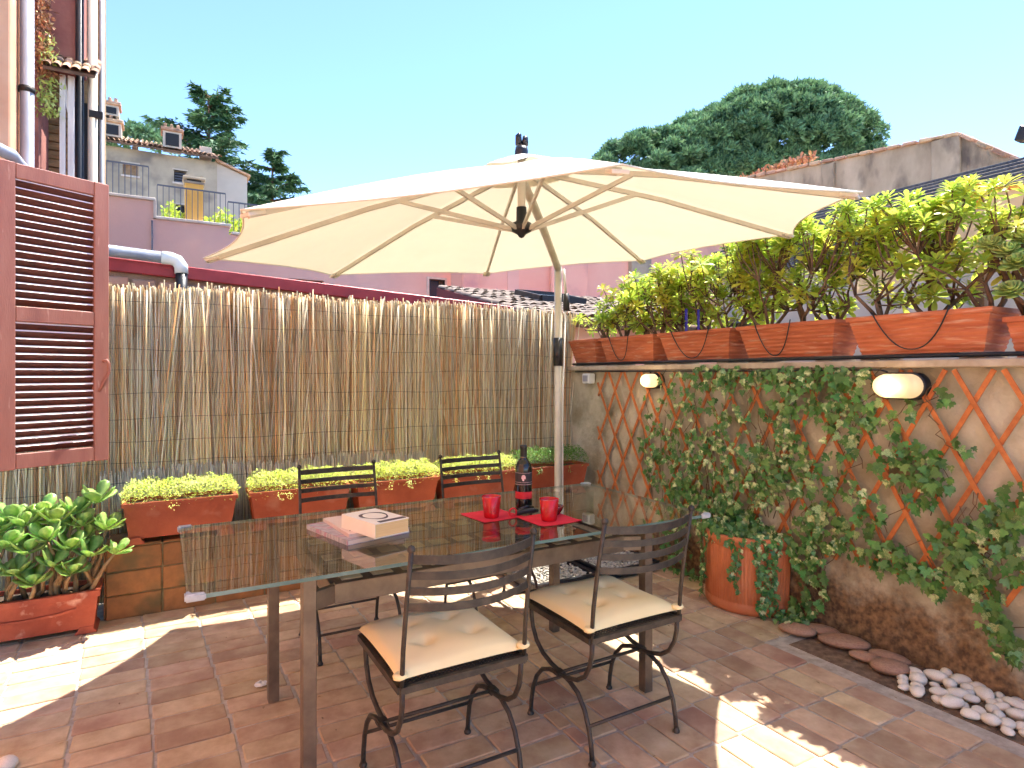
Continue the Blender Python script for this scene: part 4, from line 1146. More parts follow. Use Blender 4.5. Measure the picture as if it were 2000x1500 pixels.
# ------------------------------------------------------------------ WALL LAMPS, SWITCH, CABLES
M_LAMPG = mat('frosted_lamp_glass', srgb(206, 196, 180), srgb(222, 214, 200), scale=6, rough=0.3, trans=0.45, emit=(1.0, 0.78, 0.46), estr=0.05)
M_BULB = mat('warm_bulb', (1, .8, .5), emit=(1.0, .70, .34), estr=14.0)
def stadium(w, h, n=14):
    r = h / 2; o = []
    for k in range(n + 1):
        a = -PI / 2 + PI * k / n; o.append((w / 2 - r + r * math.cos(a), r * math.sin(a)))
    for k in range(n + 1):
        a = PI / 2 + PI * k / n; o.append((-w / 2 + r + r * math.cos(a), r * math.sin(a)))
    return o
def wall_lamp(y, z, w, h, lab):
    t = thing('bulkhead_lamp', (3.05, y, z), lab, 'lamp', 'lit lamps on the trellis wall')
    def shell(nm, prof, m):
        vs = []; fs = []; base = stadium(1, 1 * h / w); n = len(base)
        for x, k in prof: vs += [(x, y + p[0] * (w - k * 2), z + p[1] * (w - k * 2 * w / h * .98)) for p in base]
        for i in range(len(prof) - 1):
            for k in range(n): fs.append((i * n + k, i * n + (k + 1) % n, i * n + n + (k + 1) % n, i * n + n + k))
        fs.append(tuple((len(prof) - 1) * n + k for k in range(n)))
        return MB().add(vs, fs, True).build(nm, m, t)
    shell('housing', [(3.06, -.002), (3.012, -.002), (3.008, .002), (3.008, .012)], M_BLACK)
    shell('diffuser', [(3.010, .006), (2.985, .007), (2.965, .012), (2.955, .020), (2.951, .032)], M_LAMPG)
    MB().lathe([(0, -.03), (.012, -.026), (.018, -.01), (.018, .01), (.010, .03), (0, .03)], n=14, c=(2.985, y + w * .12, z - .005)).build('bulb', M_BULB, t)
    ld = bpy.data.lights.new('lamp_light', 'POINT'); ld.energy = .25; ld.color = (1, .72, .42); ld.shadow_soft_size = .03
    lo_ = bpy.data.objects.new('lamp_light', ld); COL.objects.link(lo_); lo_.parent = t; lo_.location = (-.14, 0, 0)
wall_lamp(3.285, 1.300, .155, .108, 'small lit oval bulkhead lamp beside the white socket')
wall_lamp(1.605, 1.290, .225, .125, 'large lit oval bulkhead lamp on the right of the wall')
sw = thing('socket_box', (3.05, 4.05, 1.32), 'white weatherproof socket box high on the wall by the reed screen', 'socket')
MB().box(2.998, 3.06, 4.00, 4.098, 1.270, 1.352).build('box', M_WHITEPL, sw, bevel=.006, seg=2)
MB().box(2.992, 2.999, 4.018, 4.08, 1.286, 1.336).build('flap', M_GREYPIPE, sw, bevel=.002)
cb = MB().tube([(3.008, 4.20, 1.366), (3.008, 3.6, 1.367), (3.008, 3.30, 1.366), (3.010, 3.29, 1.352)], .006, n=6)
cb.tube([(3.008, 3.29, 1.366), (3.008, 2.4, 1.364), (3.008, 1.80, 1.366), (3.006, 1.69, 1.366), (3.004, 1.66, 1.357), (3.0, 1.645, 1.346)], .0045, n=6)
tag(cb.build('lamp_cable', M_BLACK, None, fix=False), 'thin black cable running under the ledge between the lamps', 'cable')

# ------------------------------------------------------------------ LEDGE PLANTERS WITH SHRUBS
drip = MB().tube([(3.055, 4.3, 1.430), (3.05, 3.0, 1.431), (3.055, 1.0, 1.430), (3.06, -.4, 1.43)], .010, n=8)
tag(drip.build('drip_hose', M_BLACK, None, fix=False), 'black irrigation hose along the ledge under the planters', 'hose')
LP = [(3.97, 4.33, 'the farthest, half hidden by the screen end'), (3.29, 3.905, 'second from the screen'), (2.615, 3.235, 'the middle one above the small lamp'), (1.935, 2.553, 'second nearest, above the ivy'), (1.245, 1.868, 'the nearest and largest, above the big lamp')]
SHM = []
def rosette_mesh(seed, m, n, size, lift):
    q2 = random.Random(seed); ms = []
    for k in range(n):
        a = k * 2.39996 + q2.uniform(-.2, .2); t = k / n
        el = -.15 + lift * t + q2.uniform(-.12, .12)
        d = Vector((math.cos(a) * math.cos(el), math.sin(a) * math.cos(el), math.sin(el)))
        ms.append(np.array(basis((0, 0, .016 * t - .006), d, Vector((0, 0, 1)) - d * .2, size * (1 - .35 * t) * q2.uniform(.85, 1.1), 1.05)))
    vv, ff = soup(*LEAF_SHRUB, ms)
    return np_mesh('leaf_rosette', vv, ff, m)
ROS = [rosette_mesh(60 + k, M_SHRUB if k < 5 else M_SHRUBY, 18 + k % 3, .078, 1.35) for k in range(7)]
def shrub(i, y0, y1, ztop, nros, lab, x0=3.02, x1=3.42, yext=.06):
    q2 = random.Random(90 + i)
    t = thing('shrub', (3.19, (y0 + y1) / 2, 1.60), lab, 'shrub', 'yellow green shrubs in the ledge planters')
    b = MB()
    bases = [Vector((3.19 + q2.uniform(-.03, .03), y0 + (y1 - y0) * (k + .5) / 3 + q2.uniform(-.05, .05), 1.59)) for k in range(3 if y1 - y0 > .4 else 1)]
    forks = []
    for bb in bases:
        tops = []
        for k in range(4):
            p = bb + Vector((q2.uniform(-.09, .09), q2.uniform(-.13, .13), q2.uniform(.10, .18)))
            b.tube([bb, bb.lerp(p, .5) + Vector((q2.uniform(-.015, .015), q2.uniform(-.02, .02), 0)), p], [.013, .010, .008], n=6)
            tops.append(p)
            for kk in range(2):
                p2 = p + Vector((q2.uniform(-.10, .10), q2.uniform(-.12, .12), q2.uniform(.06, .16)))
                b.tube([p, p.lerp(p2, .55) + rv(.008), p2], [.007, .006, .005], n=5)
                forks.append(p2)
            forks.append(p)
    cz = 1.72
    for k in range(nros):
        for tr_ in range(20):
            y = q2.uniform(y0 - yext, y1 + yext); x = q2.uniform(x0 + .035, x1)
            u = (y - (y0 + y1) / 2) / ((y1 - y0) / 2 + yext)
            zt_ = ztop(y) - .05 * u * u
            z = 1.67 + (zt_ - 1.67) * (q2.random() ** .62)
            ex = ((x - 3.2) / .25) ** 2 + max(0, (z - 1.95) / .5) ** 2
            if ex < 1.1: break
        pos = Vector((x, y, z))
        f = min(forks, key=lambda p: (p - pos).length + (.3 if p.z > pos.z - .02 else 0))
        mid = f.lerp(pos, .6) + Vector((0, 0, -.02)) + rv(.010)
        b.tube([f, mid, pos], [.0045, .0038, .0032], n=5, cap=False)
        ax = ((pos - mid).normalized() + Vector((-.15, -.1, .8)) + rv(.25)).normalized()
        rot = Vector((0, 0, 1)).rotation_difference(ax).to_matrix().to_4x4()
        s = q2.uniform(.78, 1.2)
        link('leaf_rosette', ROS[q2.choice((0, 1, 2, 3, 4, 0, 1, 2, 5, 6))], t, Matrix.Translation(pos) @ rot @ Matrix.Rotation(q2.uniform(0, 6.28), 4, 'Z') @ Matrix.Scale(s, 4))
    b.build('branch', M_BARK, t, fix=False)
ztops = lambda y: 2.24 - .12 * max(0, min(1, (y - 2.6) / .8)) - .07 * max(0, y - 3.3) - .05 * max(0, 1.7 - y) / .4 - .02 * math.sin(y * 9) + .035 * math.sin(y * 23)
SHL = ['thin sprig of yellow green shrub at the screen end of the ledge', 'low bushy shrub in the planter second from the screen', 'bushy yellow green shrub in the middle ledge planter above the small lamp', 'tall yellow green shrub behind the parasol canopy tip', 'tallest yellow green shrub in the nearest ledge planter']
NR = [16, 150, 165, 165, 160]
for i, (y0, y1, w) in enumerate(LP):
    planter('ledge_planter', 'ribbed orange terracotta planter on the ledge, ' + w, 'terracotta planters on the ledge', 3.028, 3.31, y0, y1, 1.443, 1.632, M_PLANT_RIB, taper=.045, ribs=7)
    for yy in (y0 + .12, y1 - .12):
        pass
    shrub(i, y0, y1, (lambda y: 1.86) if i == 0 else ztops, NR[i], SHL[i])
    if i:
        a, c_ = y1 - .13, y0 + .15 + .1 * (i % 2)
        pts = []
        dip = 1.452 if i != 4 else 1.462
        for k in range(21):
            t = k / 20; yy = a + (c_ - a) * t
            z = dip + (1.648 - dip) * (abs(t - .5) * 2) ** 2.2
            pts.append((3.020 + .012 * (1 - (abs(t - .5) * 2) ** 2) * 0 + (-.004 if z < 1.6 else .02 * (z - 1.6) / .05) + .025 * max(0, (1.55 - z) / .1), yy, z))
        pts = [(3.018 + .030 * max(0, min(1, (1.632 - p[2]) / .18)) - .004, p[1], p[2]) for p in pts]
        tag(MB().tube(pts, .0035, n=6).build('drip_loop', M_BLACK, None, fix=False), 'thin black drip tube looped over the planter, ' + w, 'hose', 'drip tubes hanging on the planters')
for i, (y0, y1, w) in enumerate(LP):
    for yy, e in ((y0 + .09, 'near'), (y1 - .09, 'far')):
        o = MB().box(3.07, 3.28, yy - .05, yy + .05, 1.4125, 1.4425).build('planter_spacer', M_LEDGE, None, bevel=.002)
        tag(o, 'flat spacer, ' + e + ' end, under planter: ' + w.replace('the nearest and largest, ', 'nearest, ').replace('the farthest, half hidden by the screen end', 'farthest, by the screen end'), 'spacer', 'spacers under the ledge planters')
tgm = mat('blue_plastic', srgb(52, 44, 170), rough=0.4)
for (x, y0, y1, z1, lab) in ((3.098, 3.03, 3.055, 1.79, 'left of two blue plant tags among the shrub stems'), (3.128, 2.95, 2.972, 1.78, 'right of two blue plant tags among the shrub stems')):
    tag(MB().box(x, x + .003, y0, y1, 1.60, z1).build('plant_tag', tgm, None, bevel=.001), lab, 'tag', 'blue plant tags')

# aeonium at the right end
ae = thing('aeonium', (3.25, 1.12, 1.55), 'aeonium with broad lime rosettes at the right end of the ledge', 'plant')
def aeon_mesh(seed):
    q2 = random.Random(seed); ms = []
    n = 34
    for k in range(n):
        a = k * 2.39996; t = k / n
        el = -.1 + 1.15 * t
        d = Vector((math.cos(a) * math.cos(el), math.sin(a) * math.cos(el), math.sin(el)))
        ms.append(np.array(basis(d * .006 + Vector((0, 0, .012 * t)), d, Vector((0, 0, 1)), .058 * (1 - .55 * t), 1.3)))
    vv, ff = soup(*LEAF_SUCC, ms)
    return np_mesh('leaf_rosette', vv, ff, M_AEON, True)
AE = [aeon_mesh(k) for k in range(3)]
q = random.Random(77); ab = MB()
for (x, y, z, s) in [(3.05, 1.185, 1.685, 1.0), (3.08, 1.17, 1.80, 1.05), (3.10, 1.22, 1.86, .95), (3.12, 1.10, 1.80, 1.05), (3.16, 1.20, 1.92, .95), (3.2, 1.10, 1.92, 1), (3.08, 1.05, 1.72, 1), (3.14, 1.02, 1.86, 1), (3.22, 1.14, 2.02, .95), (3.18, 1.03, 1.98, 1), (3.1, 1.28, 1.90, .9), (3.26, 1.08, 2.08, .9), (3.06, .98, 1.62, 1), (3.12, .96, 1.74, 1)]:
    pos = Vector((x, y, z)); bb = Vector((3.22 + q.uniform(-.03, .03), 1.14 + q.uniform(-.08, .06), 1.56))
    ab.tube([bb, bb.lerp(pos, .5) + Vector((.02, 0, -.02)), pos], [.014, .011, .008], n=7)
    ax = Vector((-.55, -.35, .8)) + rv(.15)
    rot = Vector((0, 0, 1)).rotation_difference(ax.normalized()).to_matrix().to_4x4()
    link('leaf_rosette', q.choice(AE), ae, Matrix.Translation(pos) @ rot @ Matrix.Rotation(q.uniform(0, 6), 4, 'Z') @ Matrix.Scale(s, 4))
ab.build('stem', M_BARK, ae, fix=False)
planter('ledge_planter', 'short terracotta planter holding the aeonium at the picture edge', 'terracotta planters on the ledge', 3.06, 3.32, .92, 1.21, 1.413, 1.585, M_PLANT_RIB, taper=.03, ribs=6)

# ------------------------------------------------------------------ STONES AND PEBBLES
q = random.Random(31)
def stone_mesh(name, seed, m, rough_=.10, n=12):
    q2 = random.Random(seed); vs = []; fs = []
    ph = [(q2.uniform(0, 6), Vector((q2.gauss(0, 1.3), q2.gauss(0, 1.3), q2.gauss(0, 1.3)))) for _ in range(4)]
    nr = 7
    for j in range(nr + 1):
        th_ = PI * j / nr
        for k in range(n):
            a = 2 * PI * k / n
            d = Vector((math.sin(th_) * math.cos(a), math.sin(th_) * math.sin(a), math.cos(th_)))
            r = 1 + rough_ * sum(math.sin(p + d.dot(w)) for p, w in ph) / 2
            vs.append(d * r)
    fs = [(j * n + k, (j + 1) * n + k, (j + 1) * n + (k + 1) % n, j * n + (k + 1) % n) for j in range(nr) for k in range(n)]
    return MB().add(vs, fs, True).mesh(name, m, fix=False)
FS = [(2.860, 2.03, .4, .060, .095, .026, 'flat brown stone nearest the fluted pot, under trailing ivy'), (2.965, 1.96, .5, .05, .085, .026, 'small brown stone tucked behind, beside the ivy strands'), (2.925, 1.825, .5, .075, .118, .030, 'largest flat brown river stone lying against the wall'),
      (2.872, 1.690, .5, .045, .070, .020, 'small oval brown stone in front of the largest one'), (2.965, 1.625, .35, .042, .090, .022, 'long thin brown stone beside the damp wall base'), (2.850, 1.560, .5, .058, .080, .030, 'round brown stone next to the first white pebbles')]
for i, (x, y, z, sx, sy, sz, lab) in enumerate(FS):
    o = link('river_stone', stone_mesh('river_stone', 200 + i, M_STONEB, .05, 20), None, Matrix.Translation((x, y, sz * .9)) @ Matrix.Rotation(z + q.uniform(-.15, .15), 4, 'Z') @ Matrix.Rotation(q.uniform(-.06, .06), 4, 'X') @ Matrix.Diagonal((sx, sy, sz, 1)))
    tag(o, lab, 'stone', 'brown river stones by the wall')
PM = [stone_mesh('white_pebble', 300 + k, M_PEBBLE, .16) for k in range(7)]
placed = []
def pebble(x, y, lab, grp, smin=.020, smax=.040):
    s = q.uniform(smin, smax)
    if any(math.hypot(a - x, b_ - y) < (s + ss) * .84 for (a, b_, ss) in placed): return
    placed.append((x, y, s))
    o = link('white_pebble', q.choice(PM), None, Matrix.Translation((x, y, s * q.uniform(.38, .62))) @ Matrix.Rotation(q.uniform(0, 6), 4, 'Z') @ Matrix.Rotation(q.gauss(0, .2), 4, 'X') @ Matrix.Diagonal((s * q.uniform(1.0, 1.3), s * q.uniform(.82, 1.0), s * q.uniform(.55, .8), 1)))
    tag(o, lab, 'pebble', grp)
for k in range(900):
    y = .80 + .70 * q.random(); x = 2.745 + q.random() * (.29 if y < 1.42 else .18)
    pebble(x, y, 'smooth white pebble in the strip below the trellis wall', 'white pebbles by the trellis wall')
for k in range(150):
    pebble(-.44 - .2 * q.random(), 2.40 + .30 * q.random(), 'smooth white pebble in the strip along the house', 'white pebbles by the house')
tag(MB().box(-.66, -.425, -1.2, 2.73, -.05, -.003).build('house_soil_strip', M_SOIL), kind='structure')

ps_q = random.Random(3); vs = []
for j in range(6):
    for i in range(8):
        a = 2 * PI * i / 8; th_ = PI * (j + .5) / 6
        r = .022 * ps_q.uniform(.6, 1.15); vs.append((.372 + r * math.sin(th_) * math.cos(a) * 1.3, 2.835 + r * math.sin(th_) * math.sin(a), .012 + r * .5 * math.cos(th_)))
tag(MB().add(vs, [(j * 8 + i, j * 8 + (i + 1) % 8, j * 8 + 8 + (i + 1) % 8, j * 8 + 8 + i) for j in range(5) for i in range(8)]).build('paper_scrap', M_WHITEPL, None, fix=False), 'small crumpled white paper scrap on the tiles beside the table leg', 'paper')
# fallen leaves and grit on the tiles
lit = []
for k in range(130):
    x, y = ps_q.uniform(-.4, 2.7), ps_q.uniform(1.2, 3.9)
    lit.append(np.array(basis((x, y, .006), Vector((ps_q.gauss(0, 1), ps_q.gauss(0, 1), .05)), Vector((ps_q.gauss(0, .2), ps_q.gauss(0, .2), 1)), ps_q.uniform(.006, .022), 1.2)))
vv, ff = soup(*LEAF_SEDUM, lit)
tag(link('leaf_litter', np_mesh('leaf_litter', vv, ff, mat('dead_leaf', srgb(120, 92, 62), srgb(176, 150, 110), scale=9, rough=.9, rnd=.3))), 'tiny dry leaf bits scattered over the terrace tiles', 'litter', kind='stuff')

# ------------------------------------------------------------------ HOUSE AND SHUTTER (left)
hs = thing('house_wall', (-0.9, 1.0, 0), 'orange stucco house wall that the shutter hangs on', 'building')
MB().box(-1.15, -.66, -1.2, 2.95, -.1, 4.2).build('wall', M_ORANGEW, hs)
sh = thing('louvred_shutter', (-0.21, 3.215, .97), 'open red brown louvred window shutter at the left edge', 'shutter')
SD = Vector((-math.cos(math.radians(29)), -math.sin(math.radians(29)), 0)); SN = Vector((SD.y, -SD.x, 0)) * -1
if SN.y > 0: SN = -SN
S0 = Vector((-.207, 3.216, 0)); SW = .412; SZ0, SZ1 = .972, 2.172
def spt(u, z, n=0): return S0 + SD * u + SN * n + Vector((0, 0, z))
def spanel(name, u0, u1, z0, z1, m, th=.034, off=0.0, bev=.003, tilt=0):
    vs = [spt(u, z, n) for n in (off - th / 2, off + th / 2) for u, z in ((u0, z0), (u1, z0), (u1, z1), (u0, z1))]
    return MB().add(vs, [(0, 1, 2, 3), (7, 6, 5, 4), (0, 4, 5, 1), (1, 5, 6, 2), (2, 6, 7, 3), (3, 7, 4, 0)]).build(name, m, sh, bevel=bev)
spanel('stile', 0, .058, SZ0, SZ1, M_SHUT)
spanel('stile', SW - .075, SW, SZ0, SZ1, M_SHUT)
UI0, UI1 = .0585, SW - .0755
spanel('rail', UI0, UI1, SZ0 + .002, SZ0 + .062, M_SHUT, th=.032)
spanel('rail', UI0, UI1, SZ1 - .060, SZ1 - .002, M_SHUT, th=.032)
zm = 1.345 - (637 - 731) * 2.6 / 1200
spanel('rail', UI0, UI1, 1.552, 1.612, M_SHUT, th=.032)
M_SUNEDGE = mat('painted_sun_edge', srgb(240, 228, 222), srgb(250, 244, 240), scale=12, rough=.5)  # near-white colour paints the sunlit line along each slat edge
def louvres(z0, z1, n):
    for k in range(n):
        z = z0 + (z1 - z0) * (k + .5) / n
        h = (z1 - z0) / n * 1.12
        c = .5; a = math.radians(48)
        dz, dn = math.sin(a) * h / 2, math.cos(a) * h / 2
        vs = []
        for u in (UI0 + .001, UI1 - .001):
            for sgn, t in ((-1, -.0030), (-1, .0030), (1, .0048), (1, -.0048)):
                # room side edge high, so the shaded undersides show
                vs.append(spt(u, z + sgn * dz - t * math.cos(a), sgn * dn * .80 + t * math.sin(a)))
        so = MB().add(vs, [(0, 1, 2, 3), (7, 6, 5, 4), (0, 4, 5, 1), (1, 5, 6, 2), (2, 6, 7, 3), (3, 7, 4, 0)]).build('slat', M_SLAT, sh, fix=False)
        so.data.materials.append(M_SUNEDGE); so.data.polygons[4].material_index = 1
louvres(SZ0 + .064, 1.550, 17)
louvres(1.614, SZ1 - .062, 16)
hb = MB().tube([spt(.030, 1.40, .03), spt(.022, 1.405, .042), spt(.012, 1.39, .040), spt(.010, 1.35, .034), spt(.026, 1.31, .030), spt(.045, 1.27, .024)], [.006, .008, .007, .006, .008, .005], n=8)
hb.build('latch', M_SHUT, sh, fix=False)

# ------------------------------------------------------------------ BACKGROUND: OLD BUILDING BEHIND THE SHUTTER
ob = thing('old_building', (-1.2, 7.4, -6), 'old building with orange and red plaster and exposed pipes beyond the shutter', 'building')
MB().box(-4.0, -.52, 7.6, 7.92, -6, 8.2).build('ochre_wall', M_OCHRE, ob)
MB().box(-4.0, -1.06, 6.3, 7.6, -6, 8.2).build('orange_wing', M_ORANGEW, ob, bevel=.01)
MB().box(-1.0, -.66, 7.15, 7.6, 4.33, 8.2).build('red_plaster_bay', M_REDPL, ob, bevel=.012)
MB().box(-1.055, -.975, 7.0, 7.6, -6, 8.2).build('brown_return', M_REDPL, ob)
for k in range(16):   # brick courses of the ochre wall
    z = 2.9 + k * .085
    MB().box(-1.0 , -.80, 7.575, 7.605, z, z + .073).build('brick_course', M_OCHRE, ob, bevel=.006)
MB().box(-.80, -.56, 7.57, 7.602, 2.6, 4.1).build('dark_recess', M_DARKOP, ob)
# small tiled lean-to roof
q = random.Random(8)
rt_ = MB().extr([(6.90, 4.10), (6.90, 4.13), (7.30, 4.42), (7.30, 4.38)], 'x', -.93, -.54).build('lean_to_roof', M_BARK, ob)
for k in range(6):
    x = -.905 + k * .072
    for j in range(3):
        y = 6.90 + j * .13; z = 4.135 + (y - 6.90) * .725; vs = []
        for e, (yy, zz) in enumerate(((y - .03, z - .010), (y + .15, z + .105))):
            for i in range(7):
                a = PI * i / 6; vs.append((x + R.uniform(-.003, .003) + .038 * math.cos(a) * (1 - .15 * e), yy, zz + .036 * math.sin(a) + R.uniform(0, .006)))
        MB().add(vs, [(i, i + 1, 8 + i, 7 + i) for i in range(6)], True).build('roof_tile', M_ROOFT, ob, fix=False)
for x, w_, l in ((-.80, .045, 0), (-.735, .05, .0)):
    MB().box(x - w_ / 2, x + w_ / 2, 7.02, 7.07, 2.2, 4.13).build('white_post', M_WOODW, ob, bevel=.004)
MB().bar((-.795, 7.045, 4.05), (-.735, 7.045, 3.75), .02, .04).build('post_brace', M_WOODW, ob)
def opipe(name, x, y, r, z0, z1, m): return MB().tube([(x, y, z0), (x, y, z1)], r, n=12).build(name, m, ob, fix=False)
opipe('grey_downpipe', -1.00, 6.62, .052, -6, 8.2, M_GREYPIPE)
MB().tube([(-1.5, 6.25, 3.22), (-1.18, 6.25, 3.16), (-1.05, 6.3, 3.11), (-1.0, 6.5, 3.05)], .05, n=12).build('branch_pipe', M_GREYPIPE, ob, fix=False)
for z in (3.75, 5.2): MB().tube([(-1.00, 6.62, z), (-1.00, 6.62, z + .05)], .058, n=14).build('pipe_clamp', M_WIRE, ob, fix=False)
opipe('black_downpipe', -.675, 7.1, .034, -6, 8.2, M_BLACK)
opipe('cream_downpipe', -.575, 7.12, .040, -6, 8.2, M_CREAMP)
opipe('pale_conduit', -.515, 7.3, .022, -6, 8.2, M_GREYPIPE)
MB().box(-.60, -.49, 7.06, 7.11, 3.80, 3.86).build('pipe_bracket', M_WIRE, ob)
# dry creeper and succulents hanging from the roof
cr_ = thing('hanging_creeper', (-.95, 7.0, 4.2), 'dry orange and green creeper hanging beside the old downpipe', 'plant')
def leafcloud(name, pts, m, parent, tpl=LEAF_SHRUB, smin=.03, smax=.06, qd=(0, 0, -.5)):
    ms = [np.array(basis(p, Vector(qd) + rv(.7), rv(1) + Vector((0, 0, .6)), q.uniform(smin, smax), 1.3)) for p in pts]
    vv, ff = soup(*tpl, ms)
    o = link(name, np_mesh(name, vv - np.array(org(parent)), ff, m), parent); o.matrix_local = Matrix.Identity(4); return o
M_DRY = mat('dry_creeper', srgb(186, 130, 96), srgb(206, 160, 120), scale=9, rough=.9, rnd=.3, hue=.02)
leafcloud('dry_leaf_mass', [(-.955 + q.gauss(0, .035) + .05 * (4.8 - z) * .5, 7.0 + q.gauss(0, .04), z) for z in [q.uniform(4.05, 4.85) for _ in range(900)]], M_DRY, cr_)
leafcloud('green_leaf_mass', [(-.90 + q.gauss(0, .04), 6.98 + q.gauss(0, .04), z) for z in [q.uniform(4.15, 4.45) for _ in range(120)]] + [(-.90 + q.gauss(0, .045), 6.98 + q.gauss(0, .03), q.uniform(3.72, 4.05)) for _ in range(260)], M_AEON, cr_)

# ------------------------------------------------------------------ PINK TERRACE HOUSE
ph_ = thing('pink_house', (2, 10.3, -6), 'pink stucco house with stepped parapet, roof railing and small windows', 'building')
prof = [(-3.5, -6), (4.75, -6), (4.75, 3.42), (.87, 3.42), (.87, 3.53), (-.10, 3.53), (-.10, 3.78), (-3.5, 3.78)]
# wall front with real window recesses: built of strips around the openings
def wall_with_holes(parent, x0, x1, z0, z1, y, holes, m, th=.25, extra=()):
    xs = sorted({x0, x1, *[h[0] for h in holes], *[h[1] for h in holes]}); b = MB()
    for a, c in zip(xs[:-1], xs[1:]):
        zz = [(z0, z1)]
        for h in holes:
            if h[0] <= a + 1e-6 and h[1] >= c - 1e-6:
                zz = [s for (p, r) in zz for s in ((p, min(r, h[2])), (max(p, h[3]), r)) if s[1] - s[0] > 1e-6]
        for p, r in zz: b.box(a, c, y, y + th, p, r)
    for e in extra: b.box(e[0], e[1], y, y + th, e[2], e[3])
    return b.build('wall', m, parent, fix=False)
holes = [(4.04, 4.335, 2.66, 3.005), (1.72, 2.245, 2.70, 2.835)]
wall_with_holes(ph_, -3.5, 4.75, -6, 3.42, 10.0, holes, M_PINK, extra=((-3.5, .87, 3.42, 3.53), (-3.5, -.10, 3.53, 3.78)))
for (a, c, z) in ((-3.5, -.07, 3.781), (-.069, .90, 3.531), (.901, 4.75, 3.421)):
    MB().box(a, c, 9.965, 10.3, z, z + .04).build('coping', M_COPING, ph_, bevel=.006)
MB().box(-.10, -.065, 9.97, 10.26, 3.54, 3.78).build('coping', M_COPING, ph_)
MB().box(-3.4, 4.7, 10.2, 14.0, 3.2, 3.3).build('roof_terrace', M_COPING, ph_)
MB().box(4.5, 4.75, 10.25, 14, -6, 3.42).build('side_wall', M_PINK, ph_)
w1 = MB().box(4.04, 4.335, 10.12, 10.15, 2.66, 3.005).build('window', M_WGLASS, ph_)
for (a, c, e, f) in ((4.0, 4.04, 2.66, 3.04), (4.335, 4.375, 2.66, 3.04), (4.04, 4.335, 3.005, 3.04), (3.98, 4.40, 2.63, 2.66)):
    MB().box(a, c, 9.98, 10.10, e, f).build('frame', M_COPING, w1)
MB().box(4.27, 4.30, 10.09, 10.118, 2.662, 3.0).build('mullion', M_BARK, w1)
MB().box(1.72, 2.245, 10.12, 10.16, 2.70, 2.835).build('window', M_DARKOP, ph_)
MB().tube([(-.115, 9.975, 3.5), (-.115, 9.975, -2)], .012, n=6).build('drain_line', M_RAIL, ph_, fix=False)
def railing(parent, x0, x1, y, z0, z1, n):
    r = MB().bar((x0, y, z1), (x1, y, z1), .02, .02).build('railing', M_RAIL, parent)
    for k in range(n + 1):
        x = x0 + (x1 - x0) * k / n
        MB().bar((x, y, z0), (x, y, z1 - .008), .010, .010).build('baluster', M_RAIL, r)
    MB().bar((x0, y, z0 + .05), (x1, y, z0 + .05), .014, .014).build('bottom_bar', M_RAIL, r)
railing(ph_, -.95, -.16, 10.2, 3.80, 4.31, 11)
railing(ph_, -.055, .84, 10.2, 3.55, 4.07, 12)
railing(ph_, .87, 2.6, 10.2, 3.44, 3.955, 22)
yc = thing('yellow_chimney', (.425, 10.45, 3.3), 'yellow painted chimney with grey cap standing on the pink roof terrace', 'chimney')
MB().box(.305, .548, 10.36, 10.60, 3.3, 4.20).build('stack', M_YELLOW, yc, bevel=.005)
for z, e in ((4.20, .02), (4.265, .03)):
    MB().box(.305 - e, .548 + e, 10.36 - e, 10.60 + e, z, z + .035).build('cap_slab', M_GREYW, yc, bevel=.006)
MB().box(.33, .52, 10.39, 10.57, 4.235, 4.265).build('flue_gap', M_DARKOP, yc)
for x in (.325, .528): MB().box(x - .02, x + .02, 10.40, 10.56, 4.30, 4.345).build('cap_brick', M_GREYW, yc)
for i, (x0, x1, zt_, lab) in enumerate(((.0, .30, 3.90, 'small leafy bush on the pink roof left of the yellow chimney'), (.52, 1.30, 3.88, 'wide leafy bush on the pink roof right of the yellow chimney'))):
    bu = thing('roof_bush', ((x0 + x1) / 2, 10.7, 3.3), lab, 'bush', 'bushes on the pink roof')
    pts = []
    for k in range(int(1500 * (x1 - x0))):
        x = q.uniform(x0, x1); u = (x - x0) / (x1 - x0) * 2 - 1
        pts.append((x, 10.7 + q.gauss(0, .1), 3.35 + (zt_ - 3.35 + .06 * math.sin(x * 17)) * (1 - .25 * u * u) * q.random() ** .5))
    leafcloud('foliage', pts, M_SHRUB, bu, smin=.05, smax=.09)
    MB().tube([((x0 + x1) / 2, 10.7, 3.3), ((x0 + x1) / 2, 10.7, 3.6)], .02, n=6).build('stem', M_BARK, bu, fix=False)

# salmon house on the right with curved pilasters
sh2 = thing('salmon_house', (6.5, 9.4, -6), 'salmon stucco house with shallow pilasters behind the tiled roof', 'building')
MB().box(4.23, 10.5, 9.1, 9.5, -6, 4.15).build('wall', M_PINKR, sh2)
for a, c in ((4.23, 4.55), (5.95, 6.75), (7.9, 8.7)):
    MB().box(a, c, 9.02, 9.11, -6, 4.15).build('pilaster', M_PINKR, sh2, bevel=.02)
MB().box(5.1, 5.32, 9.09, 9.102, -6, 4.15).build('damp_streak', M_PINK, sh2)
MB().box(4.2, 10.5, 8.98, 9.55, 4.15, 4.22).build('cornice', M_COPING, sh2)
MB().box(7.75, 8.25, 9.0, 9.4, 2.6, 3.75).build('grey_cabinet', M_GREYW, sh2, bevel=.01)

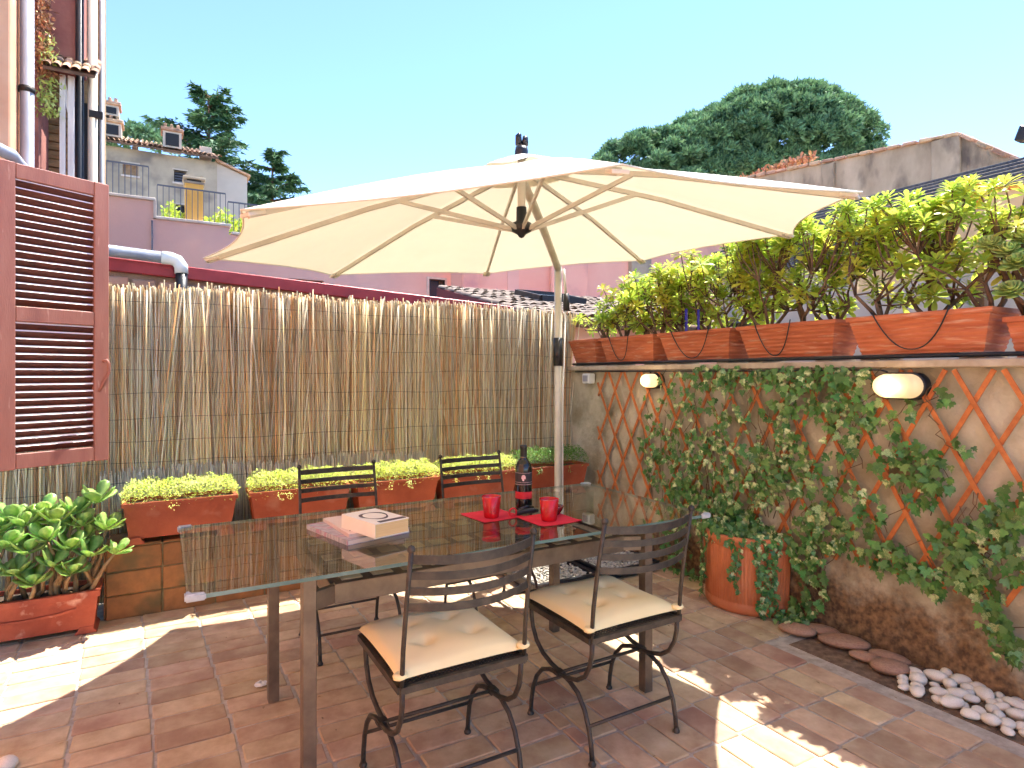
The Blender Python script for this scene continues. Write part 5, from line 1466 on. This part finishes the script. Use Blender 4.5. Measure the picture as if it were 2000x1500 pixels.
# ------------------------------------------------------------------ LOW HOUSE WITH TILED ROOF AND SKYLIGHT
lh = thing('low_tiled_house', (4.6, 6.6, -6), 'low pink house with wavy clay tile roof and skylight behind the screen', 'building')
MB().box(3.52, 7.4, 5.72, 8.6, -6, 1.90).build('wall', M_PINKR, lh)
RY0 = 5.52; RS = .235
RZ = lambda y: 1.955 + (y - RY0) * RS
MB().extr([(RY0, RZ(RY0) - .06), (RY0, RZ(RY0) - .015), (8.1, RZ(8.1) - .015), (8.1, RZ(8.1) - .07)], 'x', 3.43, 7.5).build('roof_board', M_BARK, lh)
MB().extr([(RY0 - .02, RZ(RY0) - .11), (RY0 - .02, RZ(RY0) + .01), (8.12, RZ(8.12) + .01), (8.12, RZ(8.12) - .11)], 'x', 3.40, 3.43).build('verge_board', mat('dark_red_verge', srgb(116, 56, 58), rough=.7), lh)
tv = []
for e in range(2):
    for i in range(7):
        a = PI * i / 6
        tv.append((.062 * math.cos(a) * (1 - .18 * e), -.03 + .30 * e, .042 * math.sin(a) * (1 - .1 * e) + RS * .30 * e + (.014 if e == 0 else 0)))
RT_ME = MB().add(tv, [(i, i + 1, 8 + i, 7 + i) for i in range(6)], True).mesh('roof_tile', M_ROOFG, fix=False)
for j in range(10):
    for k in range(28):
        x = 3.47 + k * .140; y = RY0 + .02 + j * .256
        if 4.32 < x < 5.02 and 6.75 < y < 7.40: continue
        link('roof_tile', RT_ME, lh, Matrix.Translation((x + R.uniform(-.008, .008), y + R.uniform(-.015, .015), RZ(y) + .002 + R.uniform(0, .012))) @ Matrix.Rotation(R.gauss(0, .035), 4, 'Z'))
def rp(x, y, h): return Vector((x, y, RZ(y) + h))
sky_l = MB().add([rp(4.32, 6.80, .085), rp(5.02, 6.80, .085), rp(5.02, 7.45, .085), rp(4.32, 7.45, .085)], [(0, 1, 2, 3)]).build('skylight', mat('skylight_glass', srgb(150, 168, 184), rough=.1), lh)
for a, c in (((4.32, 6.80), (5.02, 6.80)), ((5.02, 6.80), (5.02, 7.45)), ((5.02, 7.45), (4.32, 7.45)), ((4.32, 7.45), (4.32, 6.80))):
    MB().bar(rp(*a, .08), rp(*c, .08), .06, .09).build('frame', M_BLACK, sky_l)
MB().tube([(3.4, RY0 - .06, RZ(RY0) - .05), (7.5, RY0 - .06, RZ(RY0) - .05)], .05, n=10).build('gutter', M_BARK, lh, fix=False)

# ------------------------------------------------------------------ FAR GREY HOUSE
gh = thing('grey_house', (0, 20.5, -6), 'far grey stained house with tiled roof, chimneys and shuttered windows', 'building')
wall_with_holes(gh, -4, 1.42, -6, 7.58, 20.0, [(-.93, -.56, 6.84, 7.17), (.31, .62, 6.83, 7.18), (.25, .60, 5.4, 6.2)], M_GREYW, th=.3)
MB().extr([(1.42, -6), (2.24, -6), (2.24, 7.28), (1.42, 7.56)], 'y', 20.02, 23).build('side_wing', M_GREYW2, gh)
MB().extr([(1.38, 7.60), (2.32, 7.28), (2.32, 7.33), (1.38, 7.66)], 'y', 19.9, 23).build('wing_roof_edge', M_ROOFT, gh)
for (x0, x1, z0, z1, m_) in ((-.93, -.56, 6.84, 7.17, M_ROOFT), (.31, .62, 6.83, 7.18, M_DARKOP), (.25, .6, 5.4, 6.2, M_DARKOP)):
    w = MB().box(x0, x1, 20.14, 20.18, z0, z1).build('window', m_, gh)
    MB().box(x0 - .04, x1 + .04, 19.95, 20.10, z0 - .05, z0).build('sill', M_COPING, w)
    MB().box(x0 - .04, x1 + .04, 19.97, 20.06, z1, z1 + .04).build('lintel', M_GREYW2, w)
for k in range(4): MB().box(.33, .60, 20.10, 20.135, 6.88 + k * .075, 6.91 + k * .075).build('shutter_bar', M_RAIL, gh)
MB().extr([(19.7, 7.58), (19.7, 7.64), (22.4, 8.62), (22.4, 8.52)], 'x', -4.2, 1.45).build('roof_board', M_BARK, gh)
tv = []
for e in range(2):
    for i in range(5):
        a = PI * i / 4; tv.append((.055 * math.cos(a) * (1 - .15 * e), -.02 + .40 * e, .05 * math.sin(a) + .37 * .40 * e + (.012 if e == 0 else 0)))
RT2 = MB().add(tv, [(i, i + 1, 6 + i, 5 + i) for i in range(4)], True)
b = MB()
for j in range(7):
    for k in range(46):
        x = -4.15 + k * .125; y = 19.68 + j * .38; z = 7.64 + (y - 19.7) * .363
        if x > 1.5 - j * .10: continue
        dx, dz = R.uniform(-.01, .01), R.uniform(0, .02)
        b.add([(p[0] + x + dx, p[1] + y, p[2] + z + dz) for p in RT2.v], RT2.f, True)
tag(b.build('roof_tile_field', M_ROOFT, gh, fix=False), kind='stuff')
def dormer(name, x0, x1, z0, z1, y=20.0, cap=M_ROOFT):
    d = MB().box(x0, x1, y, y + .5, z0, z1).build(name, M_GREYW2, gh)
    MB().box(x0 + (x1 - x0) * .14, x1 - (x1 - x0) * .14, y - .02, y + .05, z0 + .05, z1 - .06).build('opening', M_DARKOP, d)
    MB().box(x0 - .05, x1 + .05, y - .06, y + .55, z1, z1 + .10).build('cap', cap, d, bevel=.02)
    for k in range(3): MB().box(x0 + .02 + k * (x1 - x0) * .34, x0 + .10 + k * (x1 - x0) * .34, y - .04, y + .5, z1 + .10, z1 + .20).build('cap_brick', cap, d, bevel=.015)
dormer('chimney_vent', .03, .50, 7.80, 8.26)
dormer('chimney_vent', -1.42, -.96, 7.85, 8.22)
dormer('chimney_vent', -1.42, -1.02, 8.42, 8.70)
MB().box(.98, 1.30, 20.4, 20.8, 7.7, 8.12).build('chimney', M_GREYW2, gh, bevel=.01)

# ------------------------------------------------------------------ RIGHT SIDE: DARK ROOF, STONE GABLE, AWNING, LAMP
dr = thing('dark_roof_house', (8.5, 4, -6), 'house with dark slate roof courses beyond the ledge shrubs', 'building')
MB().box(7.12, 10, .8, 6.4, -6, 3.04).build('wall', M_GREYW2, dr)
NC = 9
for k in range(NC):
    t0, t1 = k / NC, (k + 1.25) / NC
    xa, za = 7.0 + 2.1 * t0, 3.02 + .94 * t0; xb, zb = 7.0 + 2.1 * t1, 3.02 + .94 * t1
    MB().extr([(xa, za + .03), (xb, zb - .02), (xb, zb + .005), (xa, za + .062)], 'y', .6, 6.6).build('slate_course', M_ROOFD, dr, bevel=.004)
MB().box(6.93, 7.02, .6, 6.6, 2.98, 3.05).build('gutter', M_ROOFD, dr, bevel=.02)
MB().box(7.0, 7.06, .6, 6.6, 2.72, 2.98).build('eave_board', M_ROOFD, dr)
gb_ = thing('stone_gable_house', (14.5, 8, -6), 'weathered stone gable wall with sloping top beyond the dark roof', 'building')
gp = [(-1.0, -6), (13.2, -6), (13.2, 6.80), (11.14, 6.68), (8.95, 6.45), (6.765, 6.22), (6.30, 6.16), (5.45, 5.44), (3.5, 3.85), (-1.0, 2.0)]
MB().extr(gp, 'x', 14.0, 14.5).build('wall', M_GABLE, gb_)
for y0, y1, z1 in ((6.27, 6.80, 6.20), (8.93, 9.25, 6.42)):
    MB().box(13.93, 14.02, y0, y1, -6, z1).build('buttress', M_GABLE, gb_, bevel=.02)
q = random.Random(4)
tops = gp[2:9]
for (a, c) in zip(tops[:-1], tops[1:]):
    L0 = math.hypot(c[0] - a[0], c[1] - a[1]); nn = max(2, int(L0 / .28))
    for k in range(nn):
        t = (k + .5) / nn; y = a[0] + (c[0] - a[0]) * t; z = a[1] + (c[1] - a[1]) * t
        MB().mbox(Matrix.Translation((14.22, y, z + .03)) @ Matrix.Rotation(math.atan2(c[1] - a[1], c[0] - a[0]), 4, 'X') @ Matrix.Rotation(q.gauss(0, .05), 4, 'Z'), .62, .26 + q.uniform(-.03, .03), .07 + q.uniform(-.015, .02)).build('coping_tile', M_ROOFT, gb_, bevel=.012)
dg = thing('dry_grass_tufts', (14.2, 10.9, 6.6), 'dry orange grass growing on the stone gable top', 'grass', kind='stuff')
leafcloud('dry_grass', [(14.2 + q.gauss(0, .1), q.uniform(9.6, 12.6), 6.62 + .15 * q.random() + .04) for _ in range(420)], M_DRY, dg, smin=.08, smax=.2, qd=(0, 0, 1.5))
aw = thing('patio_awning', (4.9, 1.7, 1.0), 'cream awning with orange trim half hidden behind the shrubs', 'awning')
A0 = Vector((4.62, 1.955, 2.535)); eav = [Vector((4.62, 2.9, 2.06)), Vector((4.25, 1.95, 2.05)), Vector((4.62, .9, 2.06)), Vector((5.6, .9, 2.06)), Vector((5.6, 2.9, 2.06))]
A1 = Vector((5.3, 1.95, 2.56)); AR = Vector((4.62, 1.0, 2.42))
vs = [A0, Vector((4.60, 2.35, 2.36)), Vector((4.58, 2.75, 2.20)), Vector((4.55, 2.75, 1.95)), Vector((4.45, 2.35, 1.98)), Vector((4.40, 1.955, 2.0)), Vector((4.45, 1.5, 2.0)), Vector((4.55, 1.0, 2.0)), AR, Vector((4.61, 1.5, 2.47)), Vector((5.7, 1.955, 2.57)), Vector((5.7, 2.75, 2.2)), Vector((5.7, 1.0, 2.42))]
MB().add(vs, [(0, 1, 4, 5), (1, 2, 3, 4), (0, 5, 6, 9), (9, 6, 7, 8), (0, 10, 11, 2, 1), (0, 9, 8, 12, 10)]).build('cloth', M_AWNING, aw, fix=False)
for a, c in ((vs[0], vs[1]), (vs[1], vs[2]), (vs[0], vs[9]), (vs[9], vs[8])): MB().bar(a + Vector((-.01, 0, 0)), c + Vector((-.01, 0, 0)), .02, .022).build('trim', M_ORTRIM, aw)
MB().bar(A0 + Vector((-.02, 0, .04)), Vector((4.585, 1.955, 2.26)), .024, .045).build('trim_post', M_ORTRIM, aw)
MB().box(4.6, 4.65, 1.93, 1.98, -.5, 2.3).build('post', M_BARK, aw)
lm_ = thing('street_lamp', (5.0, 1.86, -6), 'dark lamp head at the right edge of the sky', 'lamp')
MB().mbox(Matrix.Translation((5.0, 1.865, 2.945)) @ Matrix.Rotation(.35, 4, 'X'), .10, .06, .10).build('lamp_head', M_BLACK, lm_, bevel=.008)
MB().tube([(5.0, 1.80, -6), (5.0, 1.80, 2.93)], .018, n=8).build('post', M_BLACK, lm_, fix=False)

# ------------------------------------------------------------------ TREES
def needle_mesh(name, clumps, per, size, m, parent, seed, flat=1.0, needle=1.0):
    rs = np.random.default_rng(seed); VV = []; 
    for (cx, cy_, cz, r) in clumps:
        n = int(per * (r / 2.0) ** 1.6)
        d = rs.normal(size=(n, 3)); d /= np.linalg.norm(d, axis=1)[:, None]
        d[:, 2] = np.where(d[:, 2] < -.25, -d[:, 2] * .8, d[:, 2])
        rad = r * rs.uniform(.72, 1.05, n)[:, None]
        p = np.array([cx, cy_, cz]) + d * rad * np.array([1, 1, flat])
        t1 = rs.normal(size=(n, 3)) * .6 + d * needle; t1 /= np.linalg.norm(t1, axis=1)[:, None]
        t2 = np.cross(t1, rs.normal(size=(n, 3))); t2 /= np.linalg.norm(t2, axis=1)[:, None]
        s = size * rs.uniform(.6, 1.3, n)[:, None]
        VV.append(np.stack([p - t2 * s * .28, p + t2 * s * .28, p + t1 * s], 1).reshape(-1, 3))
    Vv = np.concatenate(VV); Ff = np.arange(len(Vv)).reshape(-1, 3)
    o = link(name, np_mesh(name, Vv - np.array(org(parent)), Ff, m), parent); o.matrix_local = Matrix.Identity(4)
    return o
q = random.Random(55)
fwd = Vector((FW.x, FW.y, 0)); rgt = Vector((RT.x, RT.y, 0))
pn = fwd * 72 + rgt * 31.5
pine = thing('umbrella_pine', (pn.x, pn.y, -6), 'huge umbrella pine with dense dark green dome beyond the roofs', 'tree')
cl = []
def dome(cr, cd, cz, hw, hh, n, r0):
    for k in range(n):
        a = q.uniform(0, 6.28); u = math.sqrt(q.random())
        x = u * math.cos(a) * hw; y = u * math.sin(a) * hw * .7
        z = hh * math.sqrt(max(0, 1 - u * u))
        p = rgt * (cr + x) + fwd * (72 + cd + y)
        cl.append((p.x, p.y, cz + z * (1 if q.random() < .8 else q.uniform(.1, .9)), r0 * q.uniform(.75, 1.25)))
dome(31.0, 0, 24.6, 11.2, 8.9, 190, 1.35)
dome(17.0, -2, 22.6, 8.0, 5.2, 80, 1.15)
dome(41.8, 2, 23.6, 3.8, 4.8, 34, 1.1)
dome(24.0, -1, 24.0, 7.6, 6.6, 80, 1.25)
dome(30.0, 0, 21.5, 12, 4.0, 90, 1.5)
dome(19.0, -1, 20.8, 9.5, 3.5, 60, 1.4)
needle_mesh('crown', cl, 900, .5, M_PINE, pine, 1, needle=1.2)
tb = MB(); base = Vector((pn.x, pn.y, -6)); fork = pn + Vector((0, 0, 20))
tb.tube([base, base.lerp(fork, .6) + Vector((.6, .3, 0)), fork], [.95, .75, .65], n=10)
for k in range(9):
    a = k * .7; e = fork + rgt * math.cos(a) * q.uniform(4, 12) + fwd * math.sin(a) * 5 + Vector((0, 0, q.uniform(4.5, 6.5)))
    tb.tube([fork, fork.lerp(e, .5) + Vector((0, 0, -.6)), e], [.45, .3, .12], n=7)
tb.build('trunk', M_PBARK, pine, fix=False)

def cedar(name, lab, r_, z0, z1, spread, nlay, d, seed):
    q2 = random.Random(seed); rs = np.random.default_rng(seed)
    b0 = fwd * d + rgt * r_
    t = thing(name, (b0.x, b0.y, -6), lab, 'tree', 'dark cedars behind the grey house')
    tb = MB().tube([(b0.x, b0.y, -6), (b0.x, b0.y, z1 - .3)], [.5, .08], n=8)
    VV = []
    for k in range(nlay):
        tt = k / (nlay - 1); z = z0 + (z1 - z0) * tt
        nb = 6
        for m_ in range(nb):
            a = q2.uniform(0, 6.28)
            ln = spread * (1 - tt ** 1.5 * .80) * q2.uniform(.45, 1.15)
            up = q2.uniform(.05, .38) + .12 * tt
            dr_ = rgt * math.cos(a) + fwd * math.sin(a)
            e = Vector((b0.x, b0.y, z)) + dr_ * ln + Vector((0, 0, ln * up - .02 * ln * ln))
            p0 = Vector((b0.x, b0.y, z)); pm = p0.lerp(e, .5) + Vector((0, 0, ln * .05))
            tb.tube([p0, pm, e], [.10, .06, .02], n=5, cap=False)
            n = int(150 * ln / 4 + 40)
            s_ = rs.uniform(.12, 1.05, n) ** .8
            pts = np.array([np.array(p0) * (1 - s) ** 2 + 2 * s * (1 - s) * np.array(pm) + s * s * np.array(e) for s in s_])
            side = np.array(dr_.cross(Vector((0, 0, 1))))
            w = (.10 + .16 * (1 - s_)) * ln
            pts += side[None] * (rs.normal(size=n) * w * .8)[:, None] + rs.normal(size=(n, 3)) * np.array([.08, .08, .06])
            t1 = np.array(dr_)[None] * .6 + side[None] * rs.normal(size=n)[:, None] * .9 + np.array([0, 0, -.25]) + rs.normal(size=(n, 3)) * .25
            t1 /= np.linalg.norm(t1, axis=1)[:, None]
            t2 = np.cross(t1, np.array([0, 0, 1]) + rs.normal(size=(n, 3)) * .5); t2 /= np.linalg.norm(t2, axis=1)[:, None]
            sz = rs.uniform(.35, .85, n)[:, None]
            VV.append(np.stack([pts - t2 * sz * .20, pts + t2 * sz * .20, pts + t1 * sz], 1).reshape(-1, 3))
    Vv = np.concatenate(VV); Ff = np.arange(len(Vv)).reshape(-1, 3)
    o = link('crown', np_mesh('crown', Vv - np.array(org(t)), Ff, M_CEDAR), t); o.matrix_local = Matrix.Identity(4)
    tb.build('trunk', M_PBARK, t, fix=False)
cedar('cedar_tree', 'tall dark cedar with layered branches above the grey house roof', -29.6, 11, 28.4, 8.6, 18, 60, 1)
cedar('cedar_tree', 'smaller dark cedar right of the grey house', -23.4, 9, 22.4, 6.6, 14, 60, 2)
bt_ = fwd * 45 + rgt * -27.6
rt2 = thing('far_tree', (bt_.x, bt_.y, -6), 'rounded green treetop showing over the grey house ridge', 'tree')
needle_mesh('crown', [(bt_.x + rgt.x * k * .8, bt_.y + rgt.y * k * .8, 18.3 + .5 * math.cos(k), .9) for k in range(-3, 4)], 900, .4, M_PINE, rt2, 6)
MB().tube([(bt_.x, bt_.y, -6), (bt_.x, bt_.y, 18)], [.4, .2], n=7).build('trunk', M_PBARK, rt2, fix=False)
bs_ = fwd * 24 + rgt * 15.9
